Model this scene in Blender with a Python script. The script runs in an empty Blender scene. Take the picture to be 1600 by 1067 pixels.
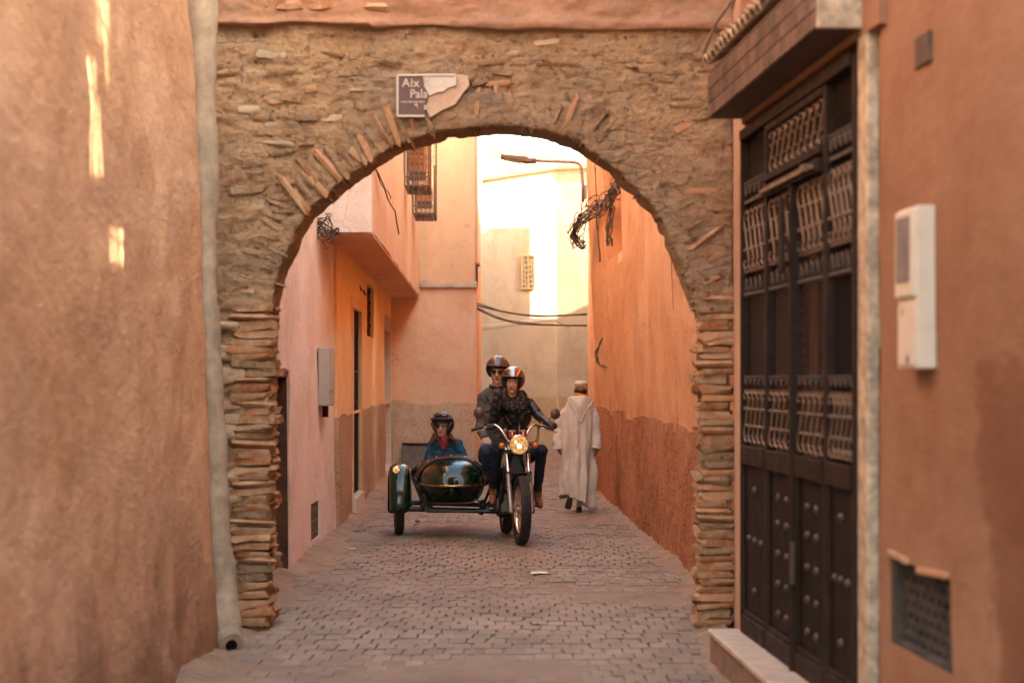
import bpy, bmesh, math, random
import numpy as np
from mathutils import Matrix, Vector
R = math.radians
rng = np.random.default_rng(11)
random.seed(11)
sc = bpy.context.scene
COL = sc.collection

# ---------------------------------------------------------------- camera, sky, sun, exposure
F = 2900.0                      # focal length in pixels of the 1600 px wide photograph
EYE = 1.6
cd = bpy.data.cameras.new('camera')
cam = bpy.data.objects.new('camera', cd); COL.objects.link(cam)
cam.location = (0, 0, EYE); cam.rotation_euler = (R(90), 0, 0)
cd.sensor_width = 36; cd.lens = 36 * F / 1600
cd.shift_y = 56.5 / 1600
cd.clip_end = 400; cd.clip_start = .1
cd.dof.use_dof = True; cd.dof.focus_distance = 18.1; cd.dof.aperture_fstop = 2.0; cd.dof.aperture_blades = 9
sc.camera = cam

SUN_AZ, SUN_EL = 55.0, 30.0     # azimuth measured from behind the camera towards the right
tosun = Vector((math.cos(R(SUN_EL)) * math.sin(R(SUN_AZ)), -math.cos(R(SUN_EL)) * math.cos(R(SUN_AZ)), math.sin(R(SUN_EL))))
w = bpy.data.worlds.new("World"); sc.world = w; w.use_nodes = True
nt = w.node_tree; nt.nodes.clear()
sky = nt.nodes.new('ShaderNodeTexSky'); sky.sky_type = 'NISHITA'; sky.sun_disc = False
sky.sun_elevation = R(SUN_EL); sky.sun_rotation = math.atan2(tosun.x, tosun.y)
sky.dust_density = 3.0; sky.air_density = 1.0; sky.ozone_density = .6
bg = nt.nodes.new('ShaderNodeBackground'); bg.inputs[1].default_value = .15
wo = nt.nodes.new('ShaderNodeOutputWorld')
nt.links.new(sky.outputs[0], bg.inputs[0]); nt.links.new(bg.outputs[0], wo.inputs[0])
sl = bpy.data.lights.new('sun', 'SUN'); sl.energy = 4.1; sl.angle = R(.5); sl.color = (1, .9, .76)
so = bpy.data.objects.new('sun', sl); COL.objects.link(so)
so.rotation_euler = tosun.to_track_quat('Z', 'Y').to_euler(); so.location = (8, -8, 20)
vs = sc.view_settings
vs.view_transform = 'Standard'; vs.look = 'None'; vs.gamma = 1.0; vs.use_curve_mapping = False
vs.exposure = 3.3
vs.use_white_balance = True; vs.white_balance_temperature = 7300; vs.white_balance_tint = -2
sc.cycles.max_bounces = 8; sc.cycles.diffuse_bounces = 6; sc.cycles.glossy_bounces = 3
sc.cycles.caustics_reflective = False; sc.cycles.caustics_refractive = False
sc.cycles.sample_clamp_indirect = 6

# ---------------------------------------------------------------- helpers
def W(px, py, Y):               # a measured image position at distance Y, as a point of the place
    return np.array([(px - 800) / F * Y, Y, EYE - (py - 590) / F * Y])

def hash3(ix, iy, iz, seed):
    h = (ix.astype(np.int64) * 374761393 + iy.astype(np.int64) * 668265263 + iz.astype(np.int64) * 1440662683 + seed * 974634777) & 0xffffffff
    h = ((h ^ (h >> 13)) * 1274126177) & 0xffffffff
    return ((h ^ (h >> 16)) & 0xffff) / 65535.0

def vnoise(p, seed=0):
    ip = np.floor(p); f = p - ip; u = f * f * (3 - 2 * f); ip = ip.astype(np.int64)
    r = 0
    for a in (0, 1):
        for b in (0, 1):
            for c in (0, 1):
                wgt = (u[:, 0] if a else 1 - u[:, 0]) * (u[:, 1] if b else 1 - u[:, 1]) * (u[:, 2] if c else 1 - u[:, 2])
                r = r + wgt * hash3(ip[:, 0] + a, ip[:, 1] + b, ip[:, 2] + c, seed)
    return r * 2 - 1

def fbm(p, scale=(1, 1, 1), octv=4, seed=0, gain=.5):
    p = np.asarray(p, float) * np.asarray(scale, float)
    r = 0; a = 1
    for i in range(octv):
        r = r + a * vnoise(p, seed + i * 17); p = p * 2.03 + 5.1; a *= gain
    return r

def wm(o):
    m = o.matrix_basis.copy()
    while o.parent:
        o = o.parent; m = o.matrix_basis @ m
    return m

def link(o, parent=None):
    COL.objects.link(o)
    if parent: o.parent = parent
    return o

def tag(o, label=None, cat=None, group=None, kind=None):
    if label: o['label'] = label
    if cat: o['category'] = cat
    if group: o['group'] = group
    if kind: o['kind'] = kind
    return o

def thing(name, label, cat, loc=(0, 0, 0), rz=0, group=None, kind=None):
    o = bpy.data.objects.new(name, None); o.empty_display_size = .2
    o.location = tuple(float(x) for x in loc); o.rotation_euler = (0, 0, rz)
    link(o); return tag(o, label, cat, group, kind)

def copy_tree(o, parent=None):
    c = o.copy(); link(c, parent)
    for ch in list(o.children): copy_tree(ch, c)
    return c

def mesh_from(name, v, f, mats, mi=None, smooth=30, recalc=True):
    me = bpy.data.meshes.new(name)
    me.from_pydata([tuple(map(float, q)) for q in v], [], [tuple(int(i) for i in q) for q in f])
    if recalc:
        bm = bmesh.new(); bm.from_mesh(me)
        bmesh.ops.recalc_face_normals(bm, faces=bm.faces); bm.to_mesh(me); bm.free()
    for m in (mats if isinstance(mats, (list, tuple)) else [mats]): me.materials.append(m)
    if mi is not None: me.polygons.foreach_set('material_index', np.asarray(mi, dtype=np.int32))
    if smooth:
        me.polygons.foreach_set('use_smooth', [True] * len(me.polygons))
        if smooth < 180: me.set_sharp_from_angle(angle=R(smooth))
    me.update()
    return me

def to_local(v, parent):
    v = np.asarray(v, float)
    if parent is None: return v
    m = np.array(wm(parent).inverted())
    return v @ m[:3, :3].T + m[:3, 3]

def frame_of(d, up=(0, 0, 1)):
    d = np.asarray(d, float); d = d / (np.linalg.norm(d) + 1e-12)
    up = np.asarray(up, float)
    if abs(d @ up) > .97: up = np.array([1., 0, 0]) if abs(d[0]) < .9 else np.array([0, 1., 0])
    a = np.cross(up, d); a /= np.linalg.norm(a); b = np.cross(d, a)
    return a, b, d

def rotz(a):
    c, s = math.cos(a), math.sin(a); return np.array([[c, -s, 0], [s, c, 0], [0, 0, 1.]])
def rotx(a):
    c, s = math.cos(a), math.sin(a); return np.array([[1., 0, 0], [0, c, -s], [0, s, c]])
def roty(a):
    c, s = math.cos(a), math.sin(a); return np.array([[c, 0, s], [0, 1., 0], [-s, 0, c]])

def thicken(v, f, off, back=True):
    """an open sheet grown into a solid by moving a copy along off"""
    v = np.asarray(v, float); n = len(v)
    off = np.broadcast_to(np.asarray(off, float), v.shape)
    cnt = {}
    for q in f:
        for i in range(len(q)):
            a, b = q[i], q[(i + 1) % len(q)]
            k = (min(a, b), max(a, b)); cnt[k] = None if k in cnt else (a, b)
    bd = [e for e in cnt.values() if e]
    if back:
        vv = np.vstack([v, v + off]); ff = list(f) + [tuple(i + n for i in reversed(q)) for q in f]
        ff += [(b, a, a + n, b + n) for a, b in bd]
    else:
        ids = sorted({i for e in bd for i in e}); mp = {i: n + k for k, i in enumerate(ids)}
        vv = np.vstack([v, (v + off)[ids]]); ff = list(f) + [(b, a, mp[a], mp[b]) for a, b in bd]
    return vv, ff

class MB:
    def __init__(s): s.v = []; s.f = []; s.m = []
    def add(s, v, f, m=0):
        n = len(s.v); s.v.extend([tuple(q) for q in np.asarray(v, float)])
        s.f.extend([tuple(int(i) + n for i in q) for q in f]); s.m.extend([m] * len(f)); return s
    def box(s, c, size, rot=None, m=0):
        h = np.asarray(size, float) / 2
        v = np.array([(x, y, z) for z in (-1, 1) for y in (-1, 1) for x in (-1, 1)]) * h
        if rot is not None: v = v @ np.asarray(rot).T
        return s.add(v + np.asarray(c, float), [(0, 2, 3, 1), (4, 5, 7, 6), (0, 1, 5, 4), (2, 6, 7, 3), (0, 4, 6, 2), (1, 3, 7, 5)], m)
    def hexa(s, pts, m=0):       # eight corners, bottom ring then top ring
        return s.add(pts, [(3, 2, 1, 0), (4, 5, 6, 7), (0, 1, 5, 4), (1, 2, 6, 5), (2, 3, 7, 6), (3, 0, 4, 7)], m)
    def beam(s, p0, p1, wd, ht, up=(0, 0, 1), m=0):
        p0 = np.asarray(p0, float); p1 = np.asarray(p1, float)
        a, b, d = frame_of(p1 - p0, up)
        q = []
        for p in (p0, p1):
            for i, j in ((-1, -1), (1, -1), (1, 1), (-1, 1)): q.append(p + a * i * wd / 2 + b * j * ht / 2)
        return s.hexa(q, m)
    def tube(s, path, r, n=8, m=0, caps=True, closed=False):
        P = [np.asarray(p, float) for p in path]; k = len(P)
        rr = r if hasattr(r, '__len__') else [r] * k
        a = None; v = []
        for i in range(k):
            d = P[(i + 1) % k] - P[i - 1] if (closed or 0 < i < k - 1) else (P[1] - P[0] if i == 0 else P[-1] - P[-2])
            d = d / (np.linalg.norm(d) + 1e-12)
            if a is None: a = frame_of(d)[0]
            a = a - d * (a @ d); a /= (np.linalg.norm(a) + 1e-12); b = np.cross(d, a)
            for j in range(n):
                t = 2 * math.pi * j / n; v.append(P[i] + rr[i] * (a * math.cos(t) + b * math.sin(t)))
        f = []
        for i in range(k if closed else k - 1):
            i2 = (i + 1) % k
            for j in range(n): f.append((i * n + j, i * n + (j + 1) % n, i2 * n + (j + 1) % n, i2 * n + j))
        if caps and not closed: f.append(tuple(range(n - 1, -1, -1))); f.append(tuple((k - 1) * n + j for j in range(n)))
        return s.add(v, f, m)
    def lathe(s, prof, T, n=24, m=0, closed=False, a0=0, a1=2 * math.pi):
        """prof of (along axis, radius); T maps (axis, u, v) to the place"""
        full = abs(a1 - a0) > 6.28; k = len(prof); nn = n if full else n + 1
        v = []
        for j in range(nn):
            t = a0 + (a1 - a0) * j / n
            for (x, r) in prof: v.append(T(x, r * math.cos(t), r * math.sin(t)))
        f = []
        for j in range(n):
            j2 = (j + 1) % nn
            for i in range(k if closed else k - 1):
                i2 = (i + 1) % k; f.append((j * k + i, j * k + i2, j2 * k + i2, j2 * k + i))
        return s.add(v, f, m)
    def ell(s, c, r, nu=14, nv=9, rot=None, m=0):
        v = [(0, 0, -1)]; f = []
        for i in range(1, nv):
            e = -math.pi / 2 + math.pi * i / nv
            for j in range(nu):
                t = 2 * math.pi * j / nu; v.append((math.cos(e) * math.cos(t), math.cos(e) * math.sin(t), math.sin(e)))
        v.append((0, 0, 1)); top = len(v) - 1
        for j in range(nu):
            j2 = (j + 1) % nu
            f.append((0, 1 + j2, 1 + j)); f.append((top, top - nu + j, top - nu + j2))
            for i in range(nv - 2): f.append((1 + i * nu + j, 1 + i * nu + j2, 1 + (i + 1) * nu + j2, 1 + (i + 1) * nu + j))
        v = np.array(v) * np.asarray(r, float)
        if rot is not None: v = v @ np.asarray(rot).T
        return s.add(v + np.asarray(c, float), f, m)
    def capsule(s, p0, p1, r0, r1, n=10, m=0):
        p0 = np.asarray(p0, float); p1 = np.asarray(p1, float); a, b, d = frame_of(p1 - p0)
        path = []; rad = []
        for t in (-80, -50, -20): path.append(p0 + d * r0 * math.sin(R(t))); rad.append(r0 * math.cos(R(t)))
        for t in (20, 50, 80): path.append(p1 + d * r1 * math.sin(R(t))); rad.append(r1 * math.cos(R(t)))
        v = []
        for P, q in zip(path, rad):
            for j in range(n):
                t = 2 * math.pi * j / n; v.append(P + q * (a * math.cos(t) + b * math.sin(t)))
        f = []
        for i in range(len(path) - 1):
            for j in range(n): f.append((i * n + j, i * n + (j + 1) % n, (i + 1) * n + (j + 1) % n, (i + 1) * n + j))
        f.append(tuple(range(n - 1, -1, -1))); f.append(tuple((len(path) - 1) * n + j for j in range(n)))
        return s.add(v, f, m)
    def prism(s, poly, T, d0, d1, m=0):      # polygon (u, v) between two depths; T(u, v, d)
        n = len(poly); v = [T(u, q, d0) for u, q in poly] + [T(u, q, d1) for u, q in poly]
        f = [tuple(range(n - 1, -1, -1)), tuple(range(n, 2 * n))] + [(i, (i + 1) % n, n + (i + 1) % n, n + i) for i in range(n)]
        return s.add(v, f, m)
    def build(s, name, mats, parent=None, smooth=30, bevel=0, recalc=True):
        v = to_local(s.v, parent)
        me = mesh_from(name, v, s.f, mats, s.m, smooth, recalc)
        o = link(bpy.data.objects.new(name, me), parent)
        if bevel:
            b = o.modifiers.new('bevel', 'BEVEL'); b.width = bevel; b.segments = 2; b.limit_method = 'ANGLE'; b.angle_limit = R(40)
        return o

def remesh(mb, vox):
    me = mesh_from('t', mb.v, mb.f, [], None, 0)
    o = bpy.data.objects.new('t', me); COL.objects.link(o)
    md = o.modifiers.new('r', 'REMESH'); md.mode = 'VOXEL'; md.voxel_size = vox
    dg = bpy.context.evaluated_depsgraph_get(); ev = o.evaluated_get(dg); m2 = ev.to_mesh()
    n = len(m2.vertices); v = np.empty(n * 3); m2.vertices.foreach_get('co', v); v = v.reshape(-1, 3)
    f = [tuple(p.vertices) for p in m2.polygons]
    ev.to_mesh_clear(); bpy.data.objects.remove(o); bpy.data.meshes.remove(me)
    return v, f

def normals_of(v, f):
    me = bpy.data.meshes.new('t'); me.from_pydata(v.tolist(), [], f); me.update()
    a = np.empty(len(v) * 3); me.vertices.foreach_get('normal', a); bpy.data.meshes.remove(me)
    return a.reshape(-1, 3)

def laplace(v, f, it=3, k=.5):
    q = np.array([x if len(x) == 4 else (x[0], x[1], x[2], x[2]) for x in f])
    e = np.vstack([q[:, [0, 1]], q[:, [1, 2]], q[:, [2, 3]], q[:, [3, 0]]]); e = e[e[:, 0] != e[:, 1]]
    n = len(v); deg = np.bincount(e[:, 0], minlength=n) + np.bincount(e[:, 1], minlength=n)
    for _ in range(it):
        a = np.zeros_like(v)
        for c in range(3):
            a[:, c] = np.bincount(e[:, 0], v[e[:, 1], c], n) + np.bincount(e[:, 1], v[e[:, 0], c], n)
        v = v + k * (a / np.maximum(deg, 1)[:, None] - v)
    return v

def raw(name, v, f, mats, parent=None, mi=None, smooth=180, recalc=False):
    me = mesh_from(name, to_local(v, parent), f, mats, mi, smooth, recalc)
    return link(bpy.data.objects.new(name, me), parent)

# ---------------------------------------------------------------- materials
class NT:
    def __init__(s, name):
        s.mat = bpy.data.materials.new(name); s.mat.use_nodes = True
        s.t = s.mat.node_tree; s.t.nodes.clear()
        s.out = s.t.nodes.new('ShaderNodeOutputMaterial')
        s.pos = s.n('NewGeometry').outputs['Position']
    def n(s, typ, ins=None, **at):
        x = s.t.nodes.new('ShaderNode' + typ)
        for k, v in at.items(): setattr(x, k, v)
        for k, v in (ins or {}).items():
            if hasattr(v, 'is_output'): s.t.links.new(v, x.inputs[k])
            else: x.inputs[k].default_value = v
        return x
    def noise(s, scale, detail=6, rough=.6, vec=None, dist=0):
        return s.n('TexNoise', {'Vector': vec or s.pos, 'Scale': scale, 'Detail': detail, 'Roughness': rough, 'Distortion': dist}).outputs['Fac']
    def stretch(s, sc_): return s.n('Mapping', {'Vector': s.pos, 'Scale': sc_}).outputs[0]
    def ramp(s, fac, stops):
        x = s.n('ValToRGB', {'Fac': fac}); e = x.color_ramp.elements
        while len(e) < len(stops): e.new(.5)
        for el, (p, c) in zip(e, stops): el.position = p; el.color = (*c[:3], 1) if hasattr(c, '__len__') else (c, c, c, 1)
        return x.outputs[0]
    def mix(s, a, b, fac, mode='MIX'):
        x = s.n('MixRGB', {'Fac': fac, 'Color1': a if hasattr(a, 'is_output') else (*a, 1), 'Color2': b if hasattr(b, 'is_output') else (*b, 1)}, blend_type=mode)
        return x.outputs[0]
    def math(s, op, a, b=0.0, clamp=False):
        return s.n('Math', {0: a, 1: b}, operation=op, use_clamp=clamp).outputs[0]
    def crack(s, scale=.9, wid=.006):
        wv = s.n('MixRGB', {'Fac': .45, 'Color1': s.pos, 'Color2': s.n('TexNoise', {'Vector': s.pos, 'Scale': 2.3, 'Detail': 7.0, 'Roughness': .65}).outputs['Color']}, blend_type='ADD').outputs[0]
        ed_ = s.n('TexVoronoi', {'Vector': wv, 'Scale': scale}, feature='DISTANCE_TO_EDGE').outputs['Distance']
        return s.math('MULTIPLY', s.ramp(ed_, [(wid * .3, 1), (wid, 0)]), s.ramp(s.noise(1.3, 3, .5), [(.5, 0), (.58, 1)]))
    def sep(s): return s.n('SeparateXYZ', {0: s.pos}).outputs
    def bsdf(s, col, rough=.8, metal=0.0, spec=.3, bump=None, bstr=.3, bdist=.01, **ex):
        ins = {'Base Color': col if hasattr(col, 'is_output') else (*col, 1), 'Roughness': rough, 'Metallic': metal, 'Specular IOR Level': spec}
        ins.update({k.replace('_', ' '): v for k, v in ex.items()})
        b = s.n('BsdfPrincipled', ins)
        if bump is not None:
            bp = s.n('Bump', {'Height': bump, 'Strength': bstr, 'Distance': bdist}); s.t.links.new(bp.outputs[0], b.inputs['Normal'])
        s.t.links.new(b.outputs[0], s.out.inputs[0]); return s.mat

def sc3(c, k): return tuple(min(1, x * k) for x in c)

def plaster(name, base, dark, light, streak=.5, grit=45, bump=.35, speck=0., speckc=None, big=.9, chips=0.0, chipc=None, spec=.15, ysc=1.0):
    N = NT(name)
    if ysc != 1: N.pos = N.stretch((1, ysc, 1))
    n1 = N.noise(big, 9, .66, dist=.4)
    col = N.ramp(n1, [(.30, dark), (.5, base), (.72, light)])
    st = N.noise(2.2, 8, .62, vec=N.stretch((1.6, 1.6, .8)), dist=.4)
    col = N.mix(col, sc3(dark, .8), N.math('MULTIPLY', N.ramp(st, [(.46, 0), (.66, 1)]), streak))
    lt = N.noise(1.4, 8, .6, vec=N.stretch((1.9, 1.9, .9)), dist=.8)
    col = N.mix(col, light, N.math('MULTIPLY', N.ramp(lt, [(.5, 0), (.7, 1)]), streak * .9))
    fine = N.noise(grit, 5, .7)
    col = N.mix(col, N.ramp(fine, [(.25, .62), (.7, 1.15)]), .55, 'MULTIPLY')
    if chips:
        ch = N.noise(7, 6, .7)
        col = N.mix(col, chipc or sc3(light, 1.3), N.ramp(ch, [(1 - chips, 0), (1 - chips + .03, 1)]))
    if speck:
        sp = N.n('TexVoronoi', {'Vector': N.pos, 'Scale': 34.0}).outputs['Distance']
        col = N.mix(col, speckc or sc3(dark, .35), N.math('MULTIPLY', N.math('MULTIPLY', N.ramp(sp, [(.2, 1), (.55, 0)]), N.ramp(N.noise(26, 5, .7), [(.4, 0), (.6, 1)])), speck))
        col = N.mix(col, sc3(light, 1.15), N.math('MULTIPLY', N.ramp(N.noise(38, 4, .7), [(.56, 0), (.7, 1)]), speck * .7))
    rp = N.noise(.75, 4, .55, dist=1.2)
    col = N.mix(col, N.mix(light, dark, N.noise(.5, 2, .5)), N.math('MULTIPLY', N.ramp(rp, [(.545, 0), (.565, 1)]), .35))
    col = N.mix(col, sc3(dark, .45), N.math('MULTIPLY', N.crack(), .55))
    pit = N.noise(17, 6, .7)
    col = N.mix(col, sc3(dark, .55), N.math('MULTIPLY', N.ramp(pit, [(.66, 0), (.72, 1)]), .5))
    med = N.noise(9, 7, .6)
    h = N.math('ADD', N.math('MULTIPLY', fine, .35), N.math('MULTIPLY', med, .8))
    return N.bsdf(col, .92, spec=spec, bump=h, bstr=bump, bdist=.02)

def simple(name, c, rough=.5, metal=0., spec=.4, var=.25, scale=20, bump=.1, isl=0., dirt=None, **ex):
    N = NT(name)
    n = N.noise(scale, 6, .65)
    col = N.ramp(n, [(.3, sc3(c, 1 - var)), (.7, sc3(c, 1 + var))])
    if isl:
        r = N.n('ObjectInfo').outputs['Random']; r2 = N.n('NewGeometry').outputs['Random Per Island']
        col = N.mix(col, N.ramp(N.math('FRACT', N.math('ADD', r, r2)), [(0, 1 - isl), (1, 1 + isl * .6)]), 1, 'MULTIPLY')
    if dirt:
        col = N.mix(col, dirt, N.ramp(N.noise(6, 8, .7), [(.45, 0), (.75, .8)]))
    rr = N.ramp(N.noise(scale * .6, 4, .6), [(.3, max(0, rough - .1)), (.7, min(1, rough + .12))])
    return N.bsdf(col, rr, metal, spec, bump=n, bstr=bump, bdist=.005, **ex)
# ---------------------------------------------------------------- palette
P_OCHRE = plaster('ochre_plaster', (.56, .32, .20), (.47, .24, .145), (.63, .39, .25), .5, 30, .3)
P_PINK = plaster('pink_plaster', (.74, .60, .52), (.64, .46, .375), (.79, .67, .60), .5, 40, .3, ysc=.38)
P_ORANGE = plaster('orange_plaster', (.80, .50, .25), (.73, .43, .20), (.82, .55, .30), .3, 40, .15, ysc=.38)
P_SALMON = plaster('salmon_plaster', (.77, .47, .30), (.69, .39, .25), (.80, .53, .37), .25, 55, .4)
P_APRICOT = plaster('apricot_plaster', (.70, .46, .285), (.62, .39, .235), (.75, .53, .35), .25, 60, .45)
P_TERRA = plaster('terracotta_plaster', (.64, .30, .155), (.54, .22, .105), (.70, .39, .23), .55, 40, .3, chips=.24, chipc=(.44, .15, .07), ysc=.38)
P_CREAM = plaster('cream_plaster', (.43, .335, .25), (.36, .27, .19), (.47, .385, .30), .35, 30, .15)
P_FAR = plaster('far_plaster', (.23, .175, .115), (.16, .115, .07), (.29, .23, .16), .2, 12, .3)
P_UPPER = plaster('salmon_upper_plaster', (.36, .18, .105), (.24, .145, .095), (.43, .24, .15), .2, 26, .6, big=1.6)
ROUGH_BROWN = plaster('brown_roughcast', (.46, .30, .185), (.34, .205, .12), (.55, .38, .24), .35, 60, .9, speck=.75, speckc=(.07, .035, .02), ysc=.38)
ROUGH_TERRA = plaster('terracotta_roughcast', (.47, .19, .10), (.34, .125, .065), (.55, .26, .15), .4, 60, 1.0, speck=.75, speckc=(.10, .03, .015), ysc=.38)
ROUGH_GREY = plaster('grey_brown_roughcast', (.60, .42, .28), (.46, .30, .19), (.68, .50, .36), .3, 50, .9, speck=.55, speckc=(.1, .055, .035))
ROUGH_CREAM = plaster('grey_cream_roughcast', (.40, .27, .17), (.30, .20, .125), (.46, .33, .22), .3, 40, .5)

def rust_wall():
    N = NT('rust_plaster'); N.raw = N.pos; N.pos = N.stretch((1, .45, 1))
    col = N.ramp(N.noise(.8, 9, .62, dist=.3), [(.3, (.27, .128, .07)), (.5, (.335, .17, .099)), (.72, (.395, .217, .133))])
    st = N.noise(1.6, 9, .7, vec=N.stretch((1.4, 1.4, 1.0)), dist=.4)
    col = N.mix(col, (.24, .10, .05), N.math('MULTIPLY', N.ramp(st, [(.45, 0), (.7, 1)]), .7))
    x, y, z = N.n('SeparateXYZ', {0: N.raw}).outputs
    n = N.math('MULTIPLY', N.math('SUBTRACT', N.noise(2.4, 7, .6), .5), 1.1)
    a = N.math('ADD', N.math('SUBTRACT', 6.08, y), n)
    b = N.math('ADD', N.math('SUBTRACT', 1.55, z), n)
    m = N.ramp(N.math('MINIMUM', a, b), [(.0, 0), (.09, .6), (.6, .9)])
    col = N.mix(col, (.17, .062, .03), m)             # the old damp stain low on the wall
    col = N.mix(col, (.16, .07, .04), N.math('MULTIPLY', N.crack(.9, .004), .6))
    sc_ = N.noise(1.1, 6, .7, vec=N.stretch((1, 1, 5)))
    col = N.mix(col, (.3, .15, .1), N.math('MULTIPLY', N.ramp(sc_, [(.62, 0), (.72, 1)]), .6))
    fine = N.noise(30, 6, .7)
    col = N.mix(col, N.ramp(fine, [(.25, .75), (.7, 1)]), .5, 'MULTIPLY')
    return N.bsdf(col, .92, spec=.15, bump=N.math('ADD', fine, N.math('MULTIPLY', N.noise(6, 7, .6), 2)), bstr=.3, bdist=.02)
P_RUST = rust_wall()

def ochre_near():
    N = NT('ochre_wall'); N.raw = N.pos; N.pos = N.stretch((1, .45, 1))
    col = N.ramp(N.noise(.9, 9, .62, dist=.3), [(.28, (.56, .30, .165)), (.5, (.69, .395, .235)), (.74, (.76, .49, .32))])
    st = N.noise(1.6, 10, .74, vec=N.stretch((1.4, 1.4, .95)), dist=.35)
    col = N.mix(col, (.42, .20, .11), N.math('MULTIPLY', N.ramp(st, [(.44, 0), (.68, 1)]), .75))
    lt = N.noise(1.5, 10, .72, vec=N.stretch((1.5, 1.5, 1.0)), dist=.35)
    col = N.mix(col, (.68, .46, .31), N.math('MULTIPLY', N.ramp(lt, [(.52, 0), (.75, 1)]), .5))
    x, y, z = N.sep()
    n = N.math('MULTIPLY', N.math('SUBTRACT', N.noise(1.3, 9, .7, vec=N.stretch((1.6, 1.6, .7)), dist=.8), .5), 1.9)
    m = N.ramp(N.math('ADD', N.math('SUBTRACT', .72, z), n), [(.0, 0), (.5, .75)])
    pit = N.noise(13, 7, .7)
    col = N.mix(col, (.26, .13, .075), N.math('MULTIPLY', N.ramp(pit, [(.62, 0), (.72, 1)]), .5))
    col = N.mix(col, (.23, .115, .07), m)             # splash and damp marks along the foot of the wall
    col = N.mix(col, (.22, .10, .055), N.math('MULTIPLY', N.crack(.8, .004), .6))
    fine = N.noise(30, 6, .7)
    col = N.mix(col, N.ramp(fine, [(.25, .75), (.7, 1)]), .5, 'MULTIPLY')
    return N.bsdf(col, .92, spec=.15, bump=N.math('ADD', fine, N.math('MULTIPLY', N.noise(4, 9, .68, vec=N.stretch((1.2, 1.2, .95)), dist=.3), 4)), bstr=.5, bdist=.025)
P_NEAR = ochre_near()

def masonry():
    N = NT('old_masonry')
    big = N.noise(1.1, 8, .65, dist=.5)
    strat = N.noise(2.2, 10, .68, vec=N.stretch((1.2, 1.2, 5.5)), dist=.5)
    col = N.ramp(strat, [(.26, (.34, .185, .10)), (.40, (.60, .355, .20)), (.55, (.74, .465, .27)), (.75, (.78, .545, .35))])
    col = N.mix(col, (.40, .285, .20), N.ramp(big, [(.48, 0), (.66, .75)]))
    col = N.mix(col, (.66, .43, .255), N.ramp(N.noise(1.7, 8, .66), [(.5, 0), (.68, .7)]))
    wv = N.n('MixRGB', {'Fac': .12, 'Color1': N.stretch((4.6, 4.6, 13.5)), 'Color2': N.n('TexNoise', {'Vector': N.pos, 'Scale': 3.0, 'Detail': 4.0}).outputs['Color']}, blend_type='ADD').outputs[0]
    vc = N.n('TexVoronoi', {'Vector': wv, 'Scale': 1.0, 'Randomness': 1.0}); ve = N.n('TexVoronoi', {'Vector': wv, 'Scale': 1.0}, feature='DISTANCE_TO_EDGE').outputs['Distance']
    cover = N.ramp(N.noise(1.5, 7, .7), [(.5, 0), (.64, 1)])
    hue = N.n('SeparateColor', {0: vc.outputs['Color']}).outputs[0]
    scol = N.ramp(hue, [(.1, (.44, .30, .20)), (.35, (.62, .45, .30)), (.6, (.52, .39, .28)), (.85, (.58, .33, .19))])
    col = N.mix(col, scol, N.math('MULTIPLY', cover, .6))
    joint = N.math('MULTIPLY', N.ramp(ve, [(.01, 1), (.10, 0)]), cover)
    col = N.mix(col, (.13, .08, .05), N.math('MULTIPLY', joint, .3))
    org = N.noise(4.2, 6, .6, vec=N.stretch((1.3, 1.3, 3)))
    col = N.mix(col, (.40, .135, .05), N.ramp(org, [(.62, 0), (.72, .55)]))
    wht = N.noise(6.5, 5, .6)
    col = N.mix(col, (.58, .46, .35), N.ramp(wht, [(.69, 0), (.73, .7)]))
    fine = N.noise(42, 7, .75)
    col = N.mix(col, N.ramp(fine, [(.25, .5), (.65, 1)]), .6, 'MULTIPLY')
    pits = N.ramp(N.noise(23, 6, .75), [(.33, 0), (.45, 1)])
    col = N.mix((.10, .06, .04), col, N.ramp(N.noise(23, 6, .75), [(.31, .25), (.42, 1)]))
    h = N.math('ADD', N.math('MULTIPLY', fine, 1.2), N.math('MULTIPLY', N.noise(14, 9, .75), 1.8))
    h = N.math('SUBTRACT', N.math('ADD', h, N.math('MULTIPLY', pits, .6)), N.math('MULTIPLY', joint, .45))
    return N.bsdf(col, .95, spec=.1, bump=h, bstr=1.0, bdist=.03)
M_MASON = masonry()

def brick_mat(name, c, isl=.45, dust=(.42, .28, .17), dustk=.8, lo=.4, hi=.62):
    N = NT(name)
    r = N.math('FRACT', N.math('ADD', N.n('ObjectInfo').outputs['Random'], N.n('NewGeometry').outputs['Random Per Island']))
    col = N.mix(sc3(c, .65), sc3(c, 1.25), r)
    col = N.mix(col, dust, N.math('MULTIPLY', N.ramp(N.noise(9, 7, .7), [(lo, 0), (hi, 1)]), dustk))
    fine = N.noise(60, 6, .7)
    col = N.mix(col, N.ramp(fine, [(.25, .55), (.7, 1)]), .7, 'MULTIPLY')
    return N.bsdf(col, .95, spec=.1, bump=N.math('ADD', fine, N.math('MULTIPLY', N.noise(25, 5, .6), 1.3)), bstr=.6, bdist=.008)
M_BRICK = brick_mat('old_brick', (.44, .19, .095), dust=(.56, .36, .215), dustk=.85, lo=.38, hi=.6)
M_BRICKO = brick_mat('orange_brick', (.46, .155, .06), dust=(.50, .33, .2), dustk=.85, lo=.38, hi=.58)
M_STONE = brick_mat('tan_stone', (.56, .40, .265), dust=(.58, .41, .265), dustk=.8)
M_STONEG = brick_mat('grey_stone', (.47, .36, .265), dust=(.58, .41, .265), dustk=.6)

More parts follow.
